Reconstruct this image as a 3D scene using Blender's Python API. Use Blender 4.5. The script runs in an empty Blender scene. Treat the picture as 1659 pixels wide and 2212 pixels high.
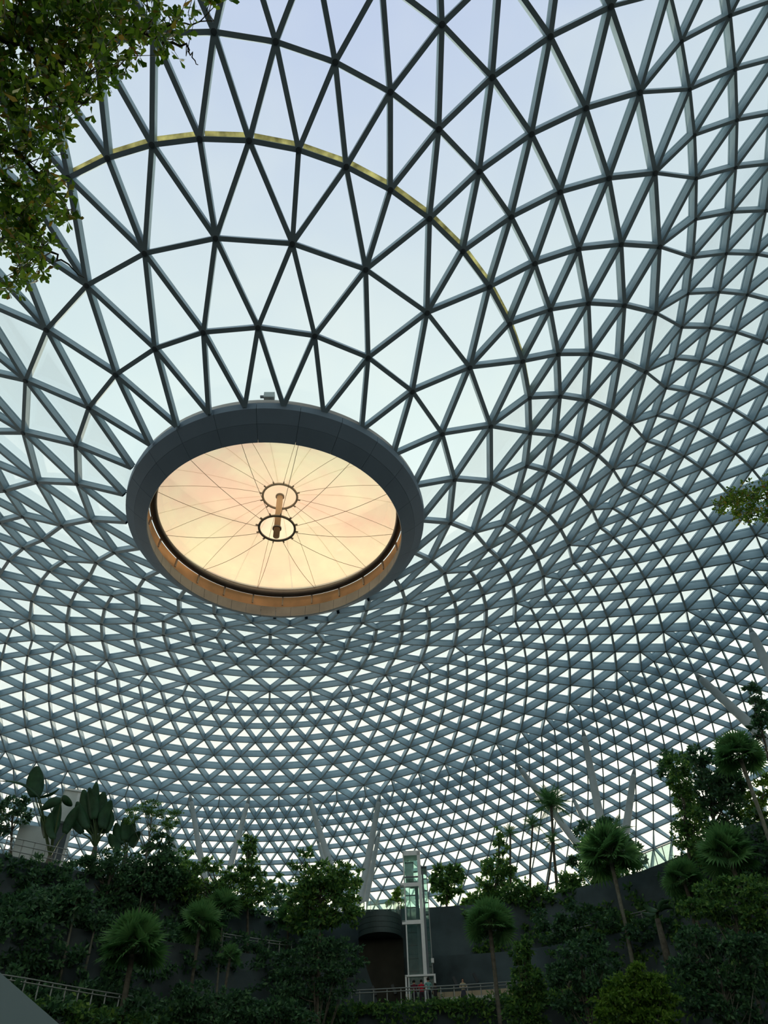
import bpy, math, random
import numpy as np
from mathutils import Vector, Matrix

scene = bpy.context.scene
COL = scene.collection
random.seed(7)
rng = np.random.default_rng(11)
PI = math.pi
R = math.radians

# ------------------------------------------------------------------ camera
EYE = np.array([0.0, 0.0, 1.6])
FPX, PITCH, ROLL = 1696.45, 0.78854, -0.03989
cam_data = bpy.data.cameras.new('camera')
cam_data.sensor_fit = 'VERTICAL'
cam_data.sensor_height = 24.0
cam_data.lens = FPX / 2212.0 * 24.0
cam_data.clip_start = 0.05
cam_data.clip_end = 2000
cam = bpy.data.objects.new('camera', cam_data)
COL.objects.link(cam)
cam.matrix_world = (Matrix.Translation(Vector(EYE)) @ Matrix.Rotation(PI / 2 + PITCH, 4, 'X')
                    @ Matrix.Rotation(ROLL, 4, 'Z'))
scene.camera = cam

# ------------------------------------------------------------------ sky
SUN_EL, SUN_AZ = R(18.0), R(1.0)
SUN_DIR = Vector((math.sin(SUN_AZ) * math.cos(SUN_EL), math.cos(SUN_AZ) * math.cos(SUN_EL), math.sin(SUN_EL)))
world = bpy.data.worlds.new('hazy_sky')
scene.world = world
world.use_nodes = True
nt = world.node_tree
nt.nodes.clear()
N = nt.nodes.new
L = nt.links.new
out = N('ShaderNodeOutputWorld')
bg = N('ShaderNodeBackground')
tc = N('ShaderNodeTexCoord')
sep = N('ShaderNodeSeparateXYZ')
L(tc.outputs['Generated'], sep.inputs[0])
ramp = N('ShaderNodeValToRGB')
els = ramp.color_ramp.elements
els[0].position, els[0].color = 0.0, (0.95, 0.90, 0.80, 1)
els[1].position, els[1].color = 1.0, (0.45, 0.53, 0.76, 1)
for pos, c in ((0.34, (1.0, 0.96, 0.86, 1)), (0.435, (0.93, 0.96, 0.93, 1)), (0.53, (0.75, 0.90, 0.92, 1)), (0.67, (0.58, 0.77, 0.84, 1)),
               (0.79, (0.575, 0.715, 0.76, 1)), (0.88, (0.55, 0.66, 0.74, 1)), (0.944, (0.50, 0.595, 0.75, 1))):
    e = els.new(pos)
    e.color = c
L(sep.outputs[2], ramp.inputs[0])
# thin high cloud
noi = N('ShaderNodeTexNoise')
noi.inputs['Scale'].default_value = 1.7
noi.inputs['Detail'].default_value = 5
noi.inputs['Roughness'].default_value = 0.55
L(tc.outputs['Generated'], noi.inputs['Vector'])
cr = N('ShaderNodeValToRGB')
cr.color_ramp.elements[0].position, cr.color_ramp.elements[0].color = 0.45, (0, 0, 0, 1)
cr.color_ramp.elements[1].position, cr.color_ramp.elements[1].color = 0.75, (0.55, 0.55, 0.55, 1)
L(noi.outputs['Fac'], cr.inputs[0])
mixc = N('ShaderNodeMix')
mixc.data_type = 'RGBA'
L(cr.outputs[0], mixc.inputs['Factor'])
L(ramp.outputs[0], mixc.inputs['A'])
mixc.inputs['B'].default_value = (0.80, 0.85, 0.76, 1)
# haze brightens around the low sun
dot = N('ShaderNodeVectorMath')
dot.operation = 'DOT_PRODUCT'
dot.inputs[1].default_value = SUN_DIR
L(tc.outputs['Generated'], dot.inputs[0])
mx = N('ShaderNodeMath')
mx.operation = 'MAXIMUM'
mx.inputs[1].default_value = 0.0
L(dot.outputs['Value'], mx.inputs[0])
pw = N('ShaderNodeMath')
pw.operation = 'POWER'
pw.inputs[1].default_value = 5.0
L(mx.outputs[0], pw.inputs[0])
glow = N('ShaderNodeMix')
glow.data_type = 'RGBA'
glow.blend_type = 'ADD'
glow.inputs['B'].default_value = (0.40, 0.34, 0.20, 1)
L(pw.outputs[0], glow.inputs['Factor'])
L(mixc.outputs['Result'], glow.inputs['A'])
L(glow.outputs['Result'], bg.inputs['Color'])
bg.inputs['Strength'].default_value = 1.10
L(bg.outputs[0], out.inputs[0])

sun_d = bpy.data.lights.new('sun', 'SUN')
sun_d.energy = 4.6
sun_d.angle = R(2.5)
sun_d.color = (1.0, 0.86, 0.62)
sun = bpy.data.objects.new('sun', sun_d)
COL.objects.link(sun)
sun.rotation_euler = SUN_DIR.to_track_quat('Z', 'Y').to_euler()

scene.view_settings.view_transform = 'Standard'
scene.view_settings.look = 'None'
scene.view_settings.gamma = 1.0
scene.view_settings.use_curve_mapping = False
scene.view_settings.exposure = 0.0

# ------------------------------------------------------------------ helpers
def ray(px, py):
    du, dv = px - 829.5, py - 1106.0
    c, s = math.cos(ROLL), math.sin(ROLL)
    u, v = c * du + s * dv, -s * du + c * dv
    cp, sp = math.cos(PITCH), math.sin(PITCH)
    return np.array([u, FPX * cp + v * sp, FPX * sp - v * cp])

def at(px, py, d):
    """point seen at pixel (px, py), d metres away horizontally"""
    r = ray(px, py)
    return EYE + r * (d / math.hypot(r[0], r[1]))

def az_of(px, py):
    r = ray(px, py)
    return math.degrees(math.atan2(r[0], r[1]))

def project(P):
    P = np.asarray(P, float) - EYE
    cp, sp = math.cos(PITCH), math.sin(PITCH)
    fwd = P[..., 1] * cp + P[..., 2] * sp
    up = -P[..., 1] * sp + P[..., 2] * cp
    fw = np.where(fwd > 0.1, fwd, 0.1)
    u, v = FPX * P[..., 0] / fw, -FPX * up / fw
    c, s = math.cos(ROLL), math.sin(ROLL)
    return 829.5 + c * u - s * v, 1106 + s * u + c * v, fwd

def material(name, color=(0.5, 0.5, 0.5), rough=0.6, metal=0.0, noise=0.0, nscale=3.0, trans=0.0, tcol=None,
             island=None, coat=None, bump=0.0):
    m = bpy.data.materials.new(name)
    m.use_nodes = True
    t = m.node_tree
    p = t.nodes['Principled BSDF']
    p.inputs['Base Color'].default_value = (*color, 1)
    p.inputs['Roughness'].default_value = rough
    p.inputs['Metallic'].default_value = metal
    p.inputs['Specular IOR Level'].default_value = 0.4 if island else 0.25
    src = None
    if island:
        g = t.nodes.new('ShaderNodeNewGeometry')
        r_ = t.nodes.new('ShaderNodeValToRGB')
        e = r_.color_ramp.elements
        e[0].color = (*island[0], 1)
        e[1].color = (*island[-1], 1)
        for i, c in enumerate(island[1:-1]):
            k = e.new((i + 1) / (len(island) - 1))
            k.color = (*c, 1)
        t.links.new(g.outputs['Random Per Island'], r_.inputs[0])
        src = r_.outputs[0]
    elif noise:
        tcn = t.nodes.new('ShaderNodeTexCoord')
        n = t.nodes.new('ShaderNodeTexNoise')
        n.inputs['Scale'].default_value = nscale
        n.inputs['Detail'].default_value = 6
        t.links.new(tcn.outputs['Object'], n.inputs['Vector'])
        r_ = t.nodes.new('ShaderNodeValToRGB')
        r_.color_ramp.elements[0].position = 0.3
        r_.color_ramp.elements[1].position = 0.7
        r_.color_ramp.elements[0].color = (*[c * (1 - noise) for c in color], 1)
        r_.color_ramp.elements[1].color = (*[min(1, c * (1 + noise)) for c in color], 1)
        t.links.new(n.outputs['Fac'], r_.inputs[0])
        src = r_.outputs[0]
        if bump:
            b = t.nodes.new('ShaderNodeBump')
            b.inputs['Strength'].default_value = bump
            t.links.new(n.outputs['Fac'], b.inputs['Height'])
            t.links.new(b.outputs[0], p.inputs['Normal'])
    if src is not None:
        t.links.new(src, p.inputs['Base Color'])
    if trans:
        o = t.nodes['Material Output']
        tl = t.nodes.new('ShaderNodeBsdfTranslucent')
        mxs = t.nodes.new('ShaderNodeMixShader')
        mxs.inputs[0].default_value = trans
        if src is not None and tcol is None:
            t.links.new(src, tl.inputs[0])
        else:
            tl.inputs[0].default_value = (*(tcol or color), 1)
        t.links.new(p.outputs[0], mxs.inputs[1])
        t.links.new(tl.outputs[0], mxs.inputs[2])
        t.links.new(mxs.outputs[0], o.inputs[0])
    return m

def glass_material(name, tint=(0.9, 0.95, 0.95), refl=0.5, dirt=0.0, dirt_col=(0.8, 0.82, 0.75), scale=0.5):
    m = bpy.data.materials.new(name)
    m.use_nodes = True
    t = m.node_tree
    t.nodes.clear()
    o = t.nodes.new('ShaderNodeOutputMaterial')
    tr = t.nodes.new('ShaderNodeBsdfTransparent')
    tr.inputs[0].default_value = (*tint, 1)
    gl = t.nodes.new('ShaderNodeBsdfGlossy')
    gl.inputs['Roughness'].default_value = 0.08
    fr = t.nodes.new('ShaderNodeFresnel')
    fr.inputs[0].default_value = 1.4
    mu = t.nodes.new('ShaderNodeMath')
    mu.operation = 'MULTIPLY'
    mu.inputs[1].default_value = refl
    t.links.new(fr.outputs[0], mu.inputs[0])
    mxs = t.nodes.new('ShaderNodeMixShader')
    t.links.new(mu.outputs[0], mxs.inputs[0])
    t.links.new(tr.outputs[0], mxs.inputs[1])
    t.links.new(gl.outputs[0], mxs.inputs[2])
    last = mxs
    if dirt:
        tcn = t.nodes.new('ShaderNodeTexCoord')
        n = t.nodes.new('ShaderNodeTexNoise')
        n.inputs['Scale'].default_value = scale
        n.inputs['Detail'].default_value = 8
        t.links.new(tcn.outputs['Object'], n.inputs['Vector'])
        r_ = t.nodes.new('ShaderNodeValToRGB')
        r_.color_ramp.elements[0].position, r_.color_ramp.elements[0].color = 0.42, (0.02, 0.02, 0.02, 1)
        r_.color_ramp.elements[1].position, r_.color_ramp.elements[1].color = 0.8, (dirt, dirt, dirt, 1)
        t.links.new(n.outputs['Fac'], r_.inputs[0])
        tl = t.nodes.new('ShaderNodeBsdfTranslucent')
        tl.inputs[0].default_value = (*dirt_col, 1)
        m2 = t.nodes.new('ShaderNodeMixShader')
        t.links.new(r_.outputs[0], m2.inputs[0])
        t.links.new(mxs.outputs[0], m2.inputs[1])
        t.links.new(tl.outputs[0], m2.inputs[2])
        last = m2
    t.links.new(last.outputs[0], o.inputs[0])
    return m

class MB:
    """collects geometry, then becomes ONE mesh object"""
    def __init__(s):
        s.v, s.f = [], []
    def add(s, vs, fs):
        n = len(s.v)
        s.v.extend([tuple(map(float, p)) for p in vs])
        s.f.extend([tuple(n + i for i in f) for f in fs])
    def box(s, c, sx, sy, sz, rz=0.0, base=False):
        cx, cy, cz = c
        ca, sa = math.cos(rz), math.sin(rz)
        z0 = 0 if base else -sz / 2
        vs = []
        for k in (0, 1):
            for x, y in ((-1, -1), (1, -1), (1, 1), (-1, 1)):
                X, Y = x * sx / 2, y * sy / 2
                vs.append((cx + ca * X - sa * Y, cy + sa * X + ca * Y, cz + z0 + k * sz))
        s.add(vs, [(0, 3, 2, 1), (4, 5, 6, 7), (0, 1, 5, 4), (1, 2, 6, 5), (2, 3, 7, 6), (3, 0, 4, 7)])
    def bar(s, a, b, w, h, up=(0, 0, 1), bev=0.0):
        a, b = Vector(a), Vector(b)
        t = (b - a).normalized()
        up = Vector(up)
        sd = t.cross(up)
        if sd.length < 1e-5:
            sd = t.cross(Vector((0, 1, 0)))
        sd.normalize()
        n = sd.cross(t)
        vs = []
        for p in (a, b):
            for x, y in ((-1, -1), (1, -1), (1, 1), (-1, 1)):
                vs.append(p + sd * (x * w / 2) + n * (y * h / 2))
        s.add(vs, [(0, 1, 2, 3), (7, 6, 5, 4), (0, 4, 5, 1), (1, 5, 6, 2), (2, 6, 7, 3), (3, 7, 4, 0)])
    def tube(s, pts, rad, n=6, cap=True):
        pts = [Vector(p) for p in pts]
        if not hasattr(rad, '__len__'):
            rad = [rad] * len(pts)
        base = len(s.v)
        ref = Vector((0.31, 0.17, 0.93))
        for i, p in enumerate(pts):
            t = (pts[min(i + 1, len(pts) - 1)] - pts[max(i - 1, 0)]).normalized()
            r_ = ref if abs(t.dot(ref)) < 0.97 else Vector((0.9, -0.3, 0.1))
            a = t.cross(r_).normalized()
            b = t.cross(a)
            for k in range(n):
                q = p + (a * math.cos(2 * PI * k / n) + b * math.sin(2 * PI * k / n)) * rad[i]
                s.v.append(tuple(q))
        for i in range(len(pts) - 1):
            for k in range(n):
                a0, a1 = base + i * n + k, base + i * n + (k + 1) % n
                s.f.append((a0, a1, a1 + n, a0 + n))
        if cap:
            s.f.append(tuple(base + k for k in range(n))[::-1])
            e = base + (len(pts) - 1) * n
            s.f.append(tuple(e + k for k in range(n)))
    def ring(s, c, prof, n=96, a0=0.0, a1=2 * PI, closed=True):
        """lathe a closed profile [(r, z)] around c"""
        full = abs(a1 - a0 - 2 * PI) < 1e-6
        m = n if full else n + 1
        base = len(s.v)
        k = len(prof)
        for i in range(m):
            a = a0 + (a1 - a0) * i / n
            for r_, z in prof:
                s.v.append((c[0] + r_ * math.sin(a), c[1] - r_ * math.cos(a), c[2] + z))
        for i in range(n):
            j = (i + 1) % m
            for q in range(k if closed else k - 1):
                q2 = (q + 1) % k
                s.f.append((base + i * k + q, base + j * k + q, base + j * k + q2, base + i * k + q2))
        if not full and closed:
            s.f.append(tuple(base + q for q in range(k)))
            s.f.append(tuple(base + (m - 1) * k + q for q in range(k))[::-1])
    def build(s, name, mat, parent=None, smooth=False, world=True):
        return mesh_obj(name, s.v, s.f, mat, parent, smooth)

def mesh_obj(name, v, f, mat, parent=None, smooth=False):
    me = bpy.data.meshes.new(name)
    if parent is not None:
        off = parent.matrix_world.translation if parent.type == 'EMPTY' else PARENT_OFF.get(parent.name, Vector((0, 0, 0)))
        v = np.asarray(v, float) - np.array(off)
        v = v.tolist()
    me.from_pydata(v, [], f)
    for m in (mat if isinstance(mat, (list, tuple)) else [mat]):
        me.materials.append(m)
    if smooth:
        me.polygons.foreach_set('use_smooth', [True] * len(me.polygons))
    me.update()
    o = bpy.data.objects.new(name, me)
    COL.objects.link(o)
    if parent is not None:
        o.parent = parent
        PARENT_OFF[o.name] = off
    return o

PARENT_OFF = {}

def quads_obj(name, V, mat, parent=None, nv=4):
    """V: (n, nv, 3) array, one face each"""
    V = np.asarray(V, dtype=np.float32)
    n = len(V)
    if parent is not None:
        off = parent.matrix_world.translation if parent.type == 'EMPTY' else PARENT_OFF.get(parent.name, Vector((0, 0, 0)))
        V = V - np.array(off, dtype=np.float32)
    me = bpy.data.meshes.new(name)
    me.vertices.add(n * nv)
    me.vertices.foreach_set('co', V.reshape(-1))
    me.loops.add(n * nv)
    me.loops.foreach_set('vertex_index', np.arange(n * nv, dtype=np.int32))
    me.polygons.add(n)
    me.polygons.foreach_set('loop_start', np.arange(0, n * nv, nv, dtype=np.int32))
    me.update(calc_edges=True)
    me.materials.append(mat)
    o = bpy.data.objects.new(name, me)
    COL.objects.link(o)
    if parent is not None:
        o.parent = parent
    return o

def tag(o, label, cat=None, group=None, kind=None):
    if label:
        o['label'] = label
    if cat:
        o['category'] = cat
    if group:
        o['group'] = group
    if kind:
        o['kind'] = kind
    return o

def thing(name, label, cat, loc, group=None):
    o = bpy.data.objects.new(name, None)
    o.empty_display_size = 0.2
    COL.objects.link(o)
    o.location = Vector(loc)
    o.matrix_world = Matrix.Translation(Vector(loc))
    return tag(o, label, cat, group)

# ------------------------------------------------------------------ materials
M = {}
M['steel'] = material('painted_steel', (0.35, 0.475, 0.55), 0.45, 0.0, noise=0.10, nscale=0.8)
M['steel_dark'] = material('dark_steel_node', (0.10, 0.13, 0.15), 0.5)
M['pane'] = glass_material('roof_glass', (0.985, 0.995, 0.993), 0.22, dirt=0.05, scale=0.35)
M['gutter'] = material('gutter_dirt', (0.62, 0.60, 0.38), 0.8, noise=0.4, nscale=2.0, trans=0.75)
M['rim'] = material('rim_cladding', (0.20, 0.275, 0.35), 0.5, noise=0.06, nscale=0.5)
M['column'] = material('column_paint', (0.36, 0.40, 0.40), 0.5, noise=0.08, nscale=1.0)
# ------------------------------------------------------------------ glass gridshell roof
S = 10.0
OCX, OCY = -0.75070, 3.71384
PH0 = 0.17603
RR = [.983,1.294,1.634,1.977,2.292,2.598,2.902,3.204,3.493,3.779,4.049,4.323,4.588,4.845,5.087,5.312,5.520,5.712,5.887,6.050,6.198,6.343,6.477,6.609,6.741,6.876,7.014]
ZZ = [3.663,3.805,3.946,4.078,4.199,4.310,4.409,4.496,4.574,4.642,4.694,4.728,4.748,4.757,4.752,4.736,4.706,4.665,4.614,4.553,4.487,4.416,4.343,4.267,4.188,4.106,4.022]
HH = [
  [-.018,.064,.133,.195,.246,.284,.312,.333,.348,.353,.347,.331,.314,.294,.271,.246,.221,.194,.166,.137,.108,.079,.051,.024,-.004,-.032,-.060],
  [.021,-.016,-.048,-.091,-.149,-.198,-.236,-.266,-.289,-.305,-.319,-.330,-.338,-.341,-.341,-.335,-.325,-.311,-.295,-.278,-.258,-.237,-.215,-.191,-.167,-.141,-.116],
  [.005,.045,.089,.135,.202,.270,.338,.411,.479,.532,.568,.589,.596,.588,.574,.549,.516,.478,.438,.398,.357,.315,.270,.225,.179,.133,.087],
  [-.013,.004,.012,.016,.028,.048,.068,.091,.113,.139,.165,.196,.235,.274,.311,.342,.368,.387,.398,.401,.398,.390,.379,.364,.347,.328,.309],
  [.006,.003,.001,.004,.021,.040,.057,.078,.094,.108,.124,.143,.159,.172,.185,.195,.204,.212,.220,.231,.240,.250,.258,.267,.277,.290,.304],
  [.004,-.011,-.023,-.038,-.069,-.093,-.115,-.125,-.128,-.120,-.104,-.086,-.062,-.039,-.016,.003,.019,.032,.042,.046,.050,.052,.052,.049,.043,.034,.024],
  [-.010,-.008,-.006,-.002,.014,.033,.051,.056,.061,.060,.051,.036,.013,-.009,-.038,-.061,-.079,-.095,-.109,-.123,-.139,-.155,-.171,-.185,-.200,-.214,-.229],
  [.018,.018,.014,.009,.003,-.003,-.009,-.016,-.019,-.017,-.011,-.002,.006,.018,.035,.052,.062,.068,.071,.073,.071,.071,.071,.075,.082,.093,.106],
  [-.065,-.118,-.155,-.189,-.221,-.255,-.294,-.336,-.377,-.418,-.456,-.494,-.531,-.567,-.597,-.624,-.644,-.660,-.672,-.679,-.681,-.677,-.667,-.654,-.640,-.626,-.612],
  [-.017,-.063,-.117,-.169,-.215,-.259,-.297,-.328,-.355,-.380,-.397,-.402,-.400,-.393,-.382,-.367,-.343,-.314,-.278,-.234,-.189,-.141,-.091,-.038,.016,.071,.127],
  [-.001,.010,.015,.018,.020,.022,.022,.024,.020,.017,.014,.009,.007,.005,.003,.003,.004,.008,.014,.021,.031,.043,.054,.066,.077,.089,.100],
  [-.062,-.093,-.117,-.143,-.165,-.186,-.202,-.221,-.240,-.257,-.265,-.266,-.261,-.252,-.238,-.219,-.199,-.175,-.149,-.122,-.095,-.072,-.053,-.038,-.026,-.018,-.009],
]
NRING = 29
def ring_count(i):
    return 24 if i < 3 else 48 if i < 8 else 96 if i < 16 else 192
def ring_phase(i):
    """index offset (in twenty-fourths) of the first node of ring i"""
    if i <= 2:
        return 0.5 if i % 2 == 0 else 0.0
    if i <= 7:
        return 0.0 if i % 2 == 1 else 0.25
    if i <= 15:
        return 0.0 if i % 2 == 0 else 0.125
    return 0.0 if i % 2 == 0 else 0.0625
def shell_node(i, idx):
    k = min(i, 26)
    a = idx * PI / 12 + PH0
    C1, S1, C2, S2 = math.cos(a), math.sin(a), math.cos(2 * a), math.sin(2 * a)
    def h(q):
        return HH[q][k] * C1 + HH[q + 1][k] * S1 + HH[q + 2][k] * C2 + HH[q + 3][k] * S2
    r_ = RR[k] + h(0)
    z = ZZ[k] + h(4)
    t = h(8)
    if i > 26:
        r_ += 0.012 * (i - 26)
        z -= 0.23 * (i - 26)
    return (np.array([OCX + r_ * math.sin(a) + t * math.cos(a), OCY - r_ * math.cos(a) + t * math.sin(a), z]) * S + EYE)

nodes, node_ring, ring_start = [], [], []
for i in range(NRING):
    ring_start.append(len(nodes))
    n = ring_count(i)
    for j in range(n):
        nodes.append(shell_node(i, ring_phase(i) + j * 24.0 / n))
        node_ring.append(i)
nodes = np.array(nodes)
node_ring = np.array(node_ring)
def nid(i, idx):
    n = ring_count(i)
    j = round((idx - ring_phase(i)) * n / 24.0)
    return ring_start[i] + j % n

tris = []
for i in range(NRING - 1):
    n, m = ring_count(i), ring_count(i + 1)
    st = 24.0 / n
    for j in range(n):
        x = ring_phase(i) + j * st
        a, b = nid(i, x), nid(i, x + st)
        if m == n:
            c0, c1 = nid(i + 1, x + st / 2), nid(i + 1, x + 1.5 * st)
            tris += [(a, b, c0), (b, c1, c0)]
        else:
            h = st / 2
            l, c, r_ = nid(i + 1, x - h), nid(i + 1, x), nid(i + 1, x + h)
            tris += [(a, c, l), (a, r_, c), (a, b, r_)]
tris = np.array(tris)
fn = np.cross(nodes[tris[:, 1]] - nodes[tris[:, 0]], nodes[tris[:, 2]] - nodes[tris[:, 0]])
# outward = away from a point low inside the torus of space under the shell
cen = nodes[tris].mean(1)
inside = np.array([OCX * S, OCY * S, 0]) + (cen - np.array([OCX * S, OCY * S, 0])) * np.array([0.62, 0.62, 0]) + np.array([0, 0, 8.0])
flip = ((cen - inside) * fn).sum(1) < 0
fn[flip] *= -1
nn = np.zeros_like(nodes)
for k in range(3):
    np.add.at(nn, tris[:, k], fn)
nn /= np.linalg.norm(nn, axis=1)[:, None]
depth_of = np.interp(node_ring, [0, 2, 3, 5, 7, 8, 9, 10, 12, 14, 16, 18, 20, 22, 28], [.42, .46, .52, .60, .64, .63, .63, .67, .82, 1.02, 1.10, 1.04, .95, .88, .82])
width_of = np.where(node_ring < 8, 0.26, np.where(node_ring < 16, 0.19, 0.14))

edges = {}
for t in tris:
    for a, b in ((t[0], t[1]), (t[1], t[2]), (t[2], t[0])):
        if node_ring[a] == 0 and node_ring[b] == 0:
            continue
        edges[(min(a, b), max(a, b))] = 1
edges = np.array(list(edges.keys()))

def beam_geo(e):
    a, b = nodes[e[0]], nodes[e[1]]
    na, nb = nn[e[0]], nn[e[1]]
    D = 0.5 * (depth_of[e[0]] + depth_of[e[1]])
    w = min(width_of[e[0]], width_of[e[1]]) if node_ring[e[0]] != node_ring[e[1]] else width_of[e[0]]
    t = (b - a) / np.linalg.norm(b - a)
    vs = []
    for p, nm in ((a, na), (b, nb)):
        sd = np.cross(t, nm)
        sd /= np.linalg.norm(sd)
        # box girder below, narrow glazing rail above a recessed neck
        for x, y in ((-.5, 0), (.5, 0), (.5, .74), (.18, .74), (.18, .84), (.42, .84), (.42, 1.0), (-.42, 1.0), (-.42, .84),
                     (-.18, .84), (-.18, .74), (-.5, .74)):
            vs.append(p + sd * x * w + nm * (y * D))
    k = 12
    fs = [(q, (q + 1) % k, k + (q + 1) % k, k + q) for q in range(k)]
    return vs, fs

ceiling = bpy.data.objects.new('ceiling', None)
COL.objects.link(ceiling)
tag(ceiling, 'curved triangulated steel and glass roof dipping to a round oculus', kind='structure')

def visible_size(p, q, extra):
    """how long / large the piece shows in the photograph"""
    P = np.array([p, q])
    x, y, fz = project(P)
    if (fz < 3).any():
        return 0.0
    mx_, my_ = x.mean(), y.mean()
    if not (-30 < mx_ < 1690 and -30 < my_ < 1960):
        return 0.0
    return math.hypot(x[1] - x[0], y[1] - y[0]) * extra / fz.mean()

sz = np.array([visible_size(nodes[e[0]], nodes[e[1]], 1.0) for e in edges])
order = np.argsort(-sz)
rest = MB()
for k, ei in enumerate(order):
    vs, fs = beam_geo(edges[ei])
    if k < 300:
        mesh_obj('beam', vs, fs, M['steel'], ceiling)
    else:
        rest.add(vs, fs)
o = rest.build('beams', M['steel'], ceiling)
tag(o, None, kind='stuff')

# panes: thin prisms laid on the glazing rails
def pane_geo(t):
    c = nodes[t].mean(0)
    vs = []
    for h in (0.0, 0.03):
        for k in t:
            p = nodes[k] + nn[k] * (depth_of[k] + 0.01 + h)
            cc = c + nn[t].mean(0) * (depth_of[t].mean() + 0.01 + h)
            vs.append(cc + (p - cc) * 0.985)
    return vs, [(0, 1, 2), (5, 4, 3), (0, 3, 4, 1), (1, 4, 5, 2), (2, 5, 3, 0)]
def tri_px(t):
    x, y, fz = project(nodes[t])
    if (fz < 3).any():
        return 0.0
    if not (-40 < x.mean() < 1700 and -40 < y.mean() < 1960):
        return 0.0
    return abs((x[1] - x[0]) * (y[2] - y[0]) - (x[2] - x[0]) * (y[1] - y[0]))
ts = np.array([tri_px(t) for t in tris])
order = np.argsort(-ts)
rest = MB()
for k, ti in enumerate(order):
    vs, fs = pane_geo(tris[ti])
    if k < 300:
        mesh_obj('pane', vs, fs, M['pane'], ceiling)
    else:
        rest.add(vs, fs)
tag(rest.build('panes', M['pane'], ceiling), None, kind='stuff')

# node hubs: short drums under each joint
hub_rest = MB()
xs, ys, fz = project(nodes)
hubsz = np.where((fz > 3) & (xs > -20) & (xs < 1680) & (ys > -20) & (ys < 1950), 1 / np.maximum(fz, 1), 0)
order = np.argsort(-hubsz)
for k, ni in enumerate(order):
    if node_ring[ni] == 0:
        continue
    w = width_of[ni]
    big = node_ring[ni] < 8
    mb = MB() if (k < 150 and hubsz[ni] > 0) else hub_rest
    p, nm = nodes[ni], nn[ni]
    mb.tube([p - nm * 0.05, p - nm * 0.04, p + nm * 0.3], [w * 0.35, w * 0.6, w * 0.6], 8 if big else 6)
    if mb is not hub_rest:
        mb.build('node_hub', M['steel_dark'], ceiling)
tag(hub_rest.build('node_hubs', M['steel_dark'], ceiling), None, kind='stuff')

# dirty gutter strip along the outer side of the third ring
for j in range(48):
    a, b = ring_start[3] + j, ring_start[3] + (j + 1) % 48
    mid_out = nodes[nid(4, j * 0.5 + 0.25)]
    vs = []
    pa, pb = nodes[a] + nn[a] * 0.53, nodes[b] + nn[b] * 0.53
    oa = (mid_out - nodes[a]); ob = (mid_out - nodes[b])
    tdir = (pb - pa) / np.linalg.norm(pb - pa)
    out_d = (mid_out - 0.5 * (nodes[a] + nodes[b]))
    out_d -= tdir * (out_d @ tdir)
    out_d /= np.linalg.norm(out_d)
    for p, nm, s_ in ((pa, nn[a], 1), (pb, nn[b], -1)):
        p0 = p + tdir * s_ * 0.18
        for q, h in ((0.10, -0.05), (0.36, -0.05), (0.36, -0.02), (0.10, -0.02)):
            vs.append(p0 + out_d * q + nm * h)
    mesh_obj('gutter_panel', vs, [(0, 1, 2, 3), (7, 6, 5, 4), (0, 4, 5, 1), (1, 5, 6, 2), (2, 6, 7, 3), (3, 7, 4, 0)], M['gutter'], ceiling)

# ------------------------------------------------------------------ oculus
OC = np.array([-7.12, 37.20, 1.6])           # axis of the oculus, z is added below
M['membrane'] = material('cream_membrane', (0.9, 0.8, 0.68), 0.6, trans=0.93, tcol=(1.0, 0.93, 0.84))
mt = M['membrane'].node_tree
tl_ = [n for n in mt.nodes if n.type == 'BSDF_TRANSLUCENT'][0]
tcn = mt.nodes.new('ShaderNodeTexCoord'); nz_ = mt.nodes.new('ShaderNodeTexNoise'); rp_ = mt.nodes.new('ShaderNodeValToRGB')
nz_.inputs['Scale'].default_value = 0.16; nz_.inputs['Detail'].default_value = 7; nz_.inputs['Roughness'].default_value = 0.62
rp_.color_ramp.elements[0].position, rp_.color_ramp.elements[0].color = 0.40, (1.0, 0.82, 0.70, 1)
rp_.color_ramp.elements[1].position, rp_.color_ramp.elements[1].color = 0.62, (1.0, 0.93, 0.76, 1)
mt.links.new(tcn.outputs['Object'], nz_.inputs['Vector']); mt.links.new(nz_.outputs['Fac'], rp_.inputs[0]); mt.links.new(rp_.outputs[0], tl_.inputs[0])
M['film'] = glass_material('clear_film', (0.99, 0.965, 0.93), 0.15, dirt=0.10, dirt_col=(1.0, 0.9, 0.72), scale=0.12)
M['cable'] = material('brown_cable', (0.45, 0.33, 0.22), 0.5)
M['hub'] = material('grey_hub_ring', (0.40, 0.37, 0.34), 0.45)
M['mast'] = material('tan_mast', (0.85, 0.66, 0.46), 0.5, trans=0.45)
M['fascia'] = material('grey_fascia', (0.24, 0.255, 0.27), 0.4, noise=0.2, nscale=0.6)
M['skirt'] = material('amber_skirt', (0.62, 0.43, 0.28), 0.6, noise=0.5, nscale=0.7, trans=0.6, tcol=(1.0, 0.72, 0.46))
M['tube'] = material('dark_tube', (0.10, 0.10, 0.11), 0.35)

rim = thing('round_oculus', 'dark slate ring framing the round roof oculus', 'ring', OC + np.array([0, 0, 35.4]))
def oc_ring(mb, prof, n=120, a0=0.0, a1=2 * PI):
    mb.ring((OC[0], OC[1], OC[2]), prof, n, a0, a1)
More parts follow.
